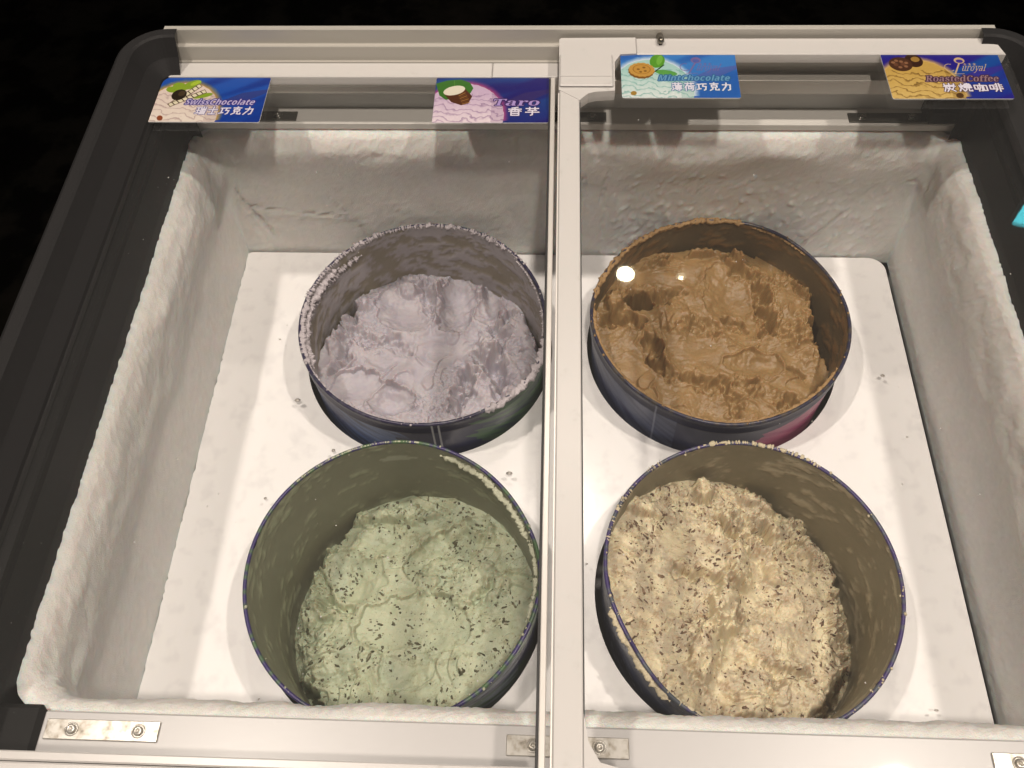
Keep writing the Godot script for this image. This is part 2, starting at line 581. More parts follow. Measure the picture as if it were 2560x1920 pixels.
func lids() -> void:
	var white := mottled(mat(Color.WHITE, 0.32), 42, 0.03, [0.0, 0.2, 0.3, 1.0], [Color(0.36, 0.345, 0.32), Color(0.445, 0.43, 0.413), Color(0.456, 0.441, 0.425), Color(0.46, 0.445, 0.43)], 2.3)
	var glass := mat(Color(0.85, 0.85, 0.84), 0.02)
	glass.albedo_color.a = 0.008
	glass.transparency = BaseMaterial3D.TRANSPARENCY_ALPHA
	var seal := mat(Color(0.03, 0.03, 0.03), 0.6)
	var alu := mat(Color(0.7, 0.67, 0.63), 0.35, 0.3)
	var l := thing("sliding_glass_lid", "left sliding glass lid, the lower one, over the taro and mint tubs", "glass lid", Vector3.ZERO, "sliding lids of the freezer")
	part("glass_pane", box(Vector3(-0.3435, 0.2155, -0.660), Vector3(-0.0005, 0.2195, -0.070), 0.0004), glass, l)
	dust(l, Vector2(-0.338, -0.012), Vector2(-0.58, -0.10), 0.2198, 260, 501)
	part("back_bar", plate(PackedVector2Array([Vector2(-0.3395, -0.662), Vector2(-0.0545, -0.662), Vector2(-0.0545, -0.6435), Vector2(-0.343, -0.6435), Vector2(-0.3445, -0.6460)]), 0.2137, 0.2222, 0.0008), white, l)
	part("corner_piece", plate(PackedVector2Array([Vector2(-0.0541, -0.662), Vector2(0.0030, -0.662), Vector2(0.0030, -0.6437), Vector2(-0.0541, -0.6437)]), 0.2137, 0.2222, 0.0008), white, l)
	part("edge_strip", box(Vector3(-0.0035, 0.2145, -0.6436), Vector3(0.0003, 0.2215, -0.070), 0.0005), alu, l)
	part("edge_seal", box(Vector3(-0.0052, 0.2145, -0.6430), Vector3(-0.0036, 0.2205, -0.070), 0.0003), seal, l)
	part("front_strip", box(Vector3(-0.341, 0.2128, -0.0885), Vector3(-0.0055, 0.2210, -0.0833), 0.0008), white, l)
	part("front_bar", box(Vector3(-0.341, 0.2112, -0.0826), Vector3(-0.0055, 0.2225, -0.055), 0.0010), white, l)
	var r := thing("sliding_glass_lid", "right sliding glass lid, the upper one, with the white bar down the middle", "glass lid", Vector3.ZERO, "sliding lids of the freezer")
	part("glass_pane", box(Vector3(0.0165, 0.2370, -0.6520), Vector3(0.3735, 0.2410, -0.070), 0.0004), glass, r)
	dust(r, Vector2(0.024, 0.366), Vector2(-0.58, -0.10), 0.2413, 170, 502)
	part("centre_bar", box(Vector3(0.0040, 0.2345, -0.6015), Vector3(0.0200, 0.2432, -0.06), 0.0007), white, r)
	part("bar_lip", box(Vector3(0.0027, 0.2300, -0.6000), Vector3(0.0039, 0.2412, -0.06), 0.0002), alu, r)
	part("bar_gasket", box(Vector3(0.0201, 0.2362, -0.588), Vector3(0.0208, 0.2416, -0.06), 0.0002), seal, r)
	part("back_bar", plate(PackedVector2Array([Vector2(0.0682, -0.6672), Vector2(0.3660, -0.6672), Vector2(0.3715, -0.6465), Vector2(0.0682, -0.6465)]), 0.2345, 0.2432, 0.0008), white, r)
	part("corner_piece", plate(PackedVector2Array([Vector2(0.0032, -0.6648), Vector2(0.0050, -0.6668), Vector2(0.0678, -0.6674), Vector2(0.0678, -0.6465), Vector2(0.0545, -0.6455), Vector2(0.0495, -0.6355), Vector2(0.0488, -0.6000), Vector2(0.0330, -0.5985), Vector2(0.0270, -0.5965), Vector2(0.0212, -0.5900), Vector2(0.0205, -0.5885), Vector2(0.0032, -0.6010)]), 0.2340, 0.2436, 0.0008), white, r)
	part("corner_cap", box(Vector3(0.0036, 0.2437, -0.6430), Vector3(0.0478, 0.2462, -0.6035), 0.0012), white, r)
	part("corner_ridge", box(Vector3(0.0040, 0.2463, -0.6150), Vector3(0.0470, 0.2468, -0.6140), 0.0002), white, r)
	part("corner_flare", plate(PackedVector2Array([Vector2(0.0202, -0.112), Vector2(0.0225, -0.098), Vector2(0.0285, -0.088), Vector2(0.045, -0.084), Vector2(0.045, -0.06), Vector2(0.0202, -0.06)]), 0.2362, 0.2428, 0.0006), white, r)
	var pin := part("stop_pin", lathe([Vector2(0.0001, 0.0028), Vector2(0.0018, 0.0026), Vector2(0.0026, 0.0016), Vector2(0.0028, -0.001), Vector2(0.0028, -0.012), Vector2(0.0001, -0.012)], 24), mat(Color(0.22, 0.20, 0.17), 0.3, 0.9), r, Vector3(0.0885, 0.2470, -0.6590))
	pin.rotation.x = PI / 2 - 0.3


# dust, lint and dried droplets on a pane
func dust(o: Node3D, xs: Vector2, zs: Vector2, y: float, many: int, seed_: int) -> void:
	var rg := RandomNumberGenerator.new()
	rg.seed = seed_
	var crowd := noise(seed_, 7.0, 2)
	var st := SurfaceTool.new()
	st.begin(Mesh.PRIMITIVE_TRIANGLES)
	var blob := lathe([Vector2(0.0001, 0.5), Vector2(0.6, 0.4), Vector2(1.0, 0.0)], 7)
	while many > 0:
		var p := Vector2(rg.randf_range(xs.x, xs.y), rg.randf_range(zs.x, zs.y))
		if rg.randf() > 0.25 + 1.8 * crowd.get_noise_2dv(p):
			continue
		many -= 1
		var s := 0.00010 + 0.00045 * pow(rg.randf(), 5.0)
		st.append_from(blob, 0, Transform3D(Basis(Vector3.UP, rg.randf() * 6.0).scaled(Vector3(s, s * 0.4, s * rg.randf_range(0.7, 2.0))), Vector3(p.x, y, p.y)))
	var d := part("dust_specks", st.commit(), mat(Color(0.62, 0.60, 0.58), 0.5), o)
	d.set_meta("kind", "stuff")


# ---------------------------------------------------------------- board

func board() -> void:
	var o := CSGCombiner3D.new()
	o.name = "tub_holder_board"
	o.set_meta("label", "white plastic board with four round holes that hold the ice cream tubs")
	o.set_meta("category", "board")
	var pl := CSGPolygon3D.new()
	var poly := PackedVector2Array()
	var rg := RandomNumberGenerator.new()
	rg.seed = 8
	poly.append(Vector2(0.3505, -0.124))
	for k in 9:
		var a := PI * 0.5 * k / 8.0
		poly.append(Vector2(0.3505 - 0.017 + 0.017 * cos(a), -0.6445 + 0.017 - 0.017 * sin(a)))
	poly.append(Vector2(-0.328, -0.6445))
	poly.append(Vector2(-0.3315, -0.6425))
	var z := -0.636
	while z < -0.126:
		poly.append(Vector2(-0.3315 + rg.randf_range(-0.0011, 0.0011), z))
		z += rg.randf_range(0.002, 0.006)
	poly.append(Vector2(-0.331, -0.124))
	# the polygon lies in x, y: turn it so that y becomes -z
	for k in poly.size():
		poly[k].y = -poly[k].y
	pl.polygon = poly
	pl.depth = 0.012
	pl.rotation.x = -PI / 2
	pl.position.y = -0.012
	var m := mottled(mat(Color.WHITE, 0.17, 0.0, 0.5), 51, 0.02, [0.0, 0.28, 0.42, 1.0], [Color(0.72, 0.71, 0.705), Color(0.77, 0.76, 0.755), Color(0.81, 0.80, 0.79), Color(0.82, 0.81, 0.80)], 3.1)
	pl.material = m
	o.add_child(pl)
	pl.name = "plate"
	for c in CENTRES:
		var h := CSGCylinder3D.new()
		h.name = "hole"
		h.radius = 0.1228
		h.height = 0.1
		h.sides = 120
		h.operation = CSGShape3D.OPERATION_SUBTRACTION
		h.position = Vector3(c.x, 0, c.y)
		h.material = m
		o.add_child(h, true)
	add_child(o)
	# smears and crumbs that fell on the board
	var st := SurfaceTool.new()
	st.begin(Mesh.PRIMITIVE_TRIANGLES)
	var blob := lathe([Vector2(0.0001, 0.5), Vector2(0.45, 0.42), Vector2(0.8, 0.22), Vector2(1.0, 0.0)], 12)
	for s in [[-0.2425, -0.449, 0.0030], [-0.200, -0.395, 0.0018], [-0.036, -0.375, 0.0030], [-0.255, -0.345, 0.0014], [-0.245, -0.331, 0.0014], [-0.272, -0.520, 0.0011], [-0.221, -0.190, 0.0009], [-0.228, -0.170, 0.0009], [0.318, -0.487, 0.0022], [0.328, -0.42, 0.0012], [0.303, -0.177, 0.0018], [0.0335, -0.29, 0.0011]]:
		var b := Basis(Vector3.UP, rg.randf() * 6.0).scaled(Vector3(s[2], s[2] * 0.22, s[2] * rg.randf_range(0.5, 1.0)))
		st.append_from(blob, 0, Transform3D(b, Vector3(s[0], 0.0002, s[1])))
	var cr := part("ice_cream_drops", st.commit(), mat(Color(0.64, 0.60, 0.55), 0.5), self)
	cr.set_meta("kind", "stuff")
	cr.set_meta("label", "small dried drops of ice cream scattered on the white board")
	cr.set_meta("category", "drops")


# ---------------------------------------------------------------- tubs and ice cream

const CENTRES := [Vector2(-0.1214, -0.5180), Vector2(0.1590, -0.5250), Vector2(-0.1240, -0.2640), Vector2(0.1633, -0.2690)]
const RIMS := [[11.9, 11.8, 11.8, 11.75, 11.65, 11.45, 11.6, 12.2, 12.1, 11.9, 11.8, 11.9], [12.1, 11.75, 11.75, 12.0, 12.25, 12.0, 12.1, 12.0, 11.9, 12.05, 11.9, 11.95], [12.0, 12.0, 11.9, 11.8, 11.45, 11.4, 11.85, 11.85, 12.0, 12.1, 12.05, 12.0], [11.7, 11.85, 11.8, 11.75, 11.65, 11.55, 11.6, 11.8, 12.2, 12.4, 12.2, 11.45]]


# radius of a tub's slightly bent rim; a is atan2(z, x)
func rim_r(t: int, a: float) -> float:
	var q := fposmod(a + PI, TAU) / TAU * 12.0
	var k := int(q) % 12
	var r: Array = RIMS[t]
	return 0.01 * cubic_interpolate(r[k], r[(k + 1) % 12], r[(k + 11) % 12], r[(k + 2) % 12], q - floorf(q))


func tub_r(t: int, a: float, y: float) -> float:
	return lerpf(BODY_R, rim_r(t, a), smoothstep(-0.035, RIM_Y, y)) - 0.001


# the printed paper round each tub: dark blue with brushed streaks of colour
func tub_print(t: int) -> ImageTexture:
	var w := 768
	var h := 96
	var im := Image.create(w, h, false, Image.FORMAT_RGB8)
	var n1 := noise(70 + t, 0.012, 3)
	var n2 := noise(80 + t, 0.05, 3)
	var n3 := noise(90 + t, 0.2, 2)
	for x in w:
		var deg := 360.0 * x / w - 180.0
		for y in h:
			var d := float(y) / h * 9.0       # cm below the rim
			var s := n1.get_noise_2d(x * 1.0 + y * 1.6, y * 0.8)
			var s2 := n2.get_noise_2d(x + y * 2.0, y * 0.5)
			var c := Color(0.006, 0.006, 0.032)
			if d > 1.7:
				c = Color(0.010, 0.013, 0.055)
			if t == 0:
				if d > 1.5 and deg > 95 + 12 * s and deg < 150:
					c = c.lerp(Color(0.07, 0.12, 0.26), clampf(0.6 + s + s2, 0, 1))
				if deg > 15 and deg < 62 + 10 * s2:
					c = c.lerp(Color(0.05, 0.11, 0.05), clampf(0.7 + 1.2 * s2, 0, 1))
				if absf(deg - 82.0) < 0.5 or absf(deg - 79.0) < 0.5:
					c = Color(0.5, 0.5, 0.5)
			elif t == 1:
				if d > 1.4 and deg > 112:
					c = c.lerp(Color(0.06, 0.075, 0.14), clampf(0.6 + s + s2, 0, 1))
				if deg > 36 and deg < 74 + 4 * s2 and d > 1.7 + (deg - 40.0) * 0.03:
					c = Color(0.30, 0.055, 0.14).lerp(Color(0.40, 0.13, 0.2), clampf(0.5 + s2, 0, 1))
				if deg > 5 and deg < 36:
					c = c.lerp(Color(0.06, 0.12, 0.06) if d < 1.5 else Color(0.10, 0.05, 0.09), 0.8)
				if absf(deg - 122.0) < 0.4:
					c = c.lerp(Color(0.3, 0.32, 0.4), 0.5)
			elif t == 2:
				c = c.lerp(Color(0.04, 0.09, 0.04), clampf(0.4 + 1.6 * s, 0, 1))
				if deg > 30 and deg < 62 and d > 1.2:
					c = c.lerp(Color(0.14, 0.16, 0.2), clampf(0.3 + 2.0 * s2, 0, 1))
				if deg > 120:
					c = c.lerp(Color(0.05, 0.08, 0.22), 0.7)
			else:
				c = Color(0.010, 0.012, 0.028).lerp(Color(0.03, 0.04, 0.08), clampf(0.4 + 1.4 * s, 0, 1))
				if n3.get_noise_2d(x * 0.7 + y, y * 0.5) > 0.45:
					c = c.lerp(Color(0.2, 0.2, 0.24), 0.5)
			im.set_pixel(x, y, c.linear_to_srgb())
	im.generate_mipmaps()
	return ImageTexture.create_from_image(im)


func tubs() -> void:
	var tub_label := ["tub of lilac taro ice cream behind on the left, frost crusted on its rim", "tub of brown coffee ice cream behind on the right, pink print on its side", "tub of pale green mint chocolate ice cream in front on the left", "dented tub of cream coloured chocolate chip ice cream in front on the right"]
	var ice_label := ["lilac grey taro ice cream with crumbly scoop marks", "brown coffee ice cream with a dark hole at its left", "pale green mint ice cream flecked with dark chocolate", "cream coloured ice cream flecked with chocolate, heaped to the left of its tub"]
	var film := [Color(0.34, 0.315, 0.325), Color(0.21, 0.125, 0.052), Color(0.31, 0.325, 0.22), Color(0.40, 0.35, 0.25)]
	var bare := [Color(0.215, 0.185, 0.13), Color(0.115, 0.088, 0.048), Color(0.185, 0.18, 0.125), Color(0.20, 0.178, 0.115)]
	var cut := [-0.14, 0.16, 0.30, 0.26]
	for t in 4:
		var o := thing("ice_cream_tub", tub_label[t], "ice cream tub", Vector3(CENTRES[t].x, 0, CENTRES[t].y), "ice cream tubs in the freezer")
		# outer wall with its print
		var seg := 160
		var v := PackedVector3Array()
		var uvs := PackedVector2Array()
		var prof := [[0.0, 0.0440], [0.0006, 0.0420], [0.0002, 0.0400], [-0.0004, 0.0360], [0.0004, 0.0300], [0.0006, 0.0285], [0.0, 0.0270], [-0.0004, 0.015], [-0.0006, 0.0], [-0.0008, -0.06], [-0.001, -0.24]]
		for p in prof:
			for i in seg + 1:
				var a := TAU * i / seg - PI
				var r: float = tub_r(t, a, p[1]) + 0.0014 + p[0]
				v.append(Vector3(r * cos(a), p[1], r * sin(a)))
				uvs.append(Vector2(float(i) / seg, clampf((RIM_Y - p[1]) / 0.09, 0.0, 0.99)))
		var pm := mat(Color.WHITE, 0.32, 0.0, 0.26)
		pm.albedo_texture = tub_print(t)
		part("printed_side", grid(v, seg + 1, prof.size(), false, PackedColorArray(), uvs), pm, o)
		# inner wall: bare coated card with a smeared film of ice cream
		var rows := 72
		var sg := 320
		var n1 := noise(100 + t, 30.0, 4)
		var n2 := noise(110 + t, 90.0, 3)
		var n3 := noise(120 + t, 14.0, 2)
		v = PackedVector3Array()
		var col := PackedColorArray()
		for j in rows:
			var y := lerpf(0.0435, -0.20, pow(float(j) / (rows - 1), 1.25))
			for i in sg:
				var a := TAU * i / sg
				var w := Vector3(cos(a) * 0.117, y * 2.2, sin(a) * 0.117)
				var f: float = n1.get_noise_3dv(w) + 0.55 * n2.get_noise_3dv(w) + 0.6 * n3.get_noise_3dv(w)
				var near_top := smoothstep(0.022, 0.042, y + 0.01 * n2.get_noise_3dv(w))
				f += near_top * (0.26 if t == 0 else 0.12)
				var th := smoothstep(cut[t], cut[t] + 0.3, f)
				var r := tub_r(t, a, y) - 0.0006 - th * (0.0006 + 0.0009 * maxf(0.0, n2.get_noise_3dv(w)))
				v.append(Vector3(r * cos(a), y, r * sin(a)))
				var haze: float = 0.12 * n3.get_noise_3dv(w) + 0.10 * n2.get_noise_3dv(w)
				var c: Color = bare[t].lerp(film[t], clampf(th * 0.85 + haze + 0.08, 0, 1))
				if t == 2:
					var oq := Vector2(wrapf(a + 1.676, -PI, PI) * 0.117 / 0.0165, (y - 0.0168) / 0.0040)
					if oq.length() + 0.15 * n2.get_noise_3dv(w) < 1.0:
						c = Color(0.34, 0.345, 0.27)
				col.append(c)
		var im := mat(Color.WHITE, 0.42)
		im.vertex_color_use_as_albedo = true
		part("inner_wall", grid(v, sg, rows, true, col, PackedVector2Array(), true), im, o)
		part("tub_bottom", lathe([Vector2(0.0001, -0.2), Vector2(0.117, -0.2)], 60), mat(Color(0.1, 0.09, 0.07), 0.6), o)
		# rolled rim
		v = PackedVector3Array()
		col = PackedColorArray()
		var n4 := noise(130 + t, 22.0, 2)
		var rim_cols := [[Color(0.018, 0.014, 0.05), Color(0.05, 0.05, 0.075)], [Color(0.02, 0.02, 0.05), Color(0.06, 0.05, 0.04)], [Color(0.035, 0.022, 0.11), Color(0.06, 0.12, 0.05)], [Color(0.045, 0.03, 0.12), Color(0.07, 0.08, 0.1)]]
		for j in 9:
			var b := TAU * j / 8.0
			for i in 240:
				var a := TAU * i / 240.0
				var r := rim_r(t, a) - 0.0003 + 0.0017 * cos(b)
				v.append(Vector3(r * cos(a), RIM_Y - 0.0012 + 0.0017 * sin(b), r * sin(a)))
				var q := smoothstep(0.05, 0.2, n4.get_noise_2d(cos(a), sin(a)))
				col.append(rim_cols[t][0].lerp(rim_cols[t][1], q))
		var rm := mat(Color.WHITE, 0.3)
		rm.vertex_color_use_as_albedo = true
		part("rolled_rim", grid(v, 240, 9, true, col), rm, o)
		rim_crust(t, o, film)
		ice_cream(t, ice_label[t])


# frozen scraps that cling to the rim: arcs [from, to (degrees), thickness mm, share covered, how far in (mm), how far down (mm)]
func rim_crust(t: int, o: Node3D, film: Array) -> void:
	var arcs := [[[-178, -40, 3.6, 0.55, 1.5, 0.5], [150, 215, 4.6, 0.75, 5.0, 7.0], [160, 230, 3.6, 0.6, 4.0, 14.0], [150, 190, 3.6, 0.7, 2.5, 1.0], [-40, 10, 2.0, 0.5, 3.0, 3.0], [10, 60, 4.2, 0.95, -0.5, 1.0], [60, 150, 1.8, 0.6, 2.0, 1.5]],
		[[-175, -70, 3.2, 0.9, 1.0, 1.0], [-70, -40, 2.0, 0.6, 2.0, 3.0], [95, 186, 2.4, 0.85, 2.5, 2.0], [-100, -85, 4.0, 0.9, 0.0, 1.0], [30, 95, 2.0, 0.8, 3.0, 2.0]],
		[[-75, -15, 3.2, 0.8, 5.0, 6.0], [-140, -85, 1.2, 0.5, 0.5, 0.0], [-15, 20, 2.0, 0.7, 4.0, 4.0]],
		[[-170, -120, 2.4, 0.5, 0.5, 0.5], [-105, -55, 2.2, 0.6, 0.0, 0.0], [125, 165, 3.4, 0.8, -2.5, 3.5], [100, 125, 2.0, 0.7, 1.0, 1.0], [-55, -10, 1.6, 0.35, 1.0, 1.0]]]
	var tint := [Color(0.44, 0.40, 0.42), Color(0.31, 0.185, 0.072), Color(0.44, 0.45, 0.33), Color(0.54, 0.47, 0.32)]
	var st := SurfaceTool.new()
	st.begin(Mesh.PRIMITIVE_TRIANGLES)
	var n := noise(140 + t, 60.0, 3)
	var n2 := noise(150 + t, 150.0, 4)
	for arc in arcs[t]:
		var steps := int((arc[1] - arc[0]) * 2.4)
		var v := PackedVector3Array()
		var ring := 12
		for i in steps + 1:
			var a := deg_to_rad(lerpf(arc[0], arc[1], float(i) / steps))
			var f := n.get_noise_3d(cos(a) * 1.1, 0.0, sin(a) * 1.1) * 0.5 + 0.5
			var cover := smoothstep(1.0 - arc[3] - 0.12, 1.0 - arc[3] + 0.16, f)
			cover *= smoothstep(0.0, 0.06, float(i) / steps) * smoothstep(1.0, 0.94, float(i) / steps)
			var c: Vector3 = Vector3(cos(a), 0, sin(a)) * (rim_r(t, a) - arc[4] * 0.001) + Vector3(0, RIM_Y - arc[5] * 0.001, 0)
			for j in ring:
				var b := TAU * j / ring
				var dir := Vector3(cos(a) * cos(b), sin(b) * 0.75, sin(a) * cos(b))
				var rr: float = arc[2] * 0.001 * cover * (0.8 + 1.1 * n2.get_noise_3dv(c + dir * 0.004))
				v.append(c + dir * (rr - 0.0009 * (1.0 - cover)))
		st.append_from(grid(v, ring, steps + 1, true, PackedColorArray(), PackedVector2Array(), true), 0, Transform3D())
	# loose crumbs
	var rg := RandomNumberGenerator.new()
	rg.seed = 160 + t
	var blob := SphereMesh.new()
	blob.radius = 1.0
	blob.height = 2.0
	blob.radial_segments = 6
	blob.rings = 3
	for i in ([150, 60, 36, 80][t] as int):
		var a := rg.randf_range(-PI, PI)
		if t == 0 and rg.randf() < 0.6:
			a = rg.randf_range(-PI, -0.6)
		var s := 0.0004 + 0.0011 * pow(rg.randf(), 2.0)
		var r := rim_r(t, a) + rg.randf_range(-0.003, 0.0012)
		st.append_from(blob, 0, Transform3D(Basis.from_euler(Vector3(rg.randf() * 6, rg.randf() * 6, 0)).scaled(Vector3(s, s * 0.7, s * 1.2)), Vector3(r * cos(a), RIM_Y + (0.0004 if r > rim_r(t, a) - 0.002 else -0.0022), r * sin(a))))
	var m := bumpy(mat(tint[t], 0.6), 170, 0.08, 0.05, 12.0)
	var p := part("rim_crust", st.commit(), m, o)
	p.set_meta("kind", "stuff")


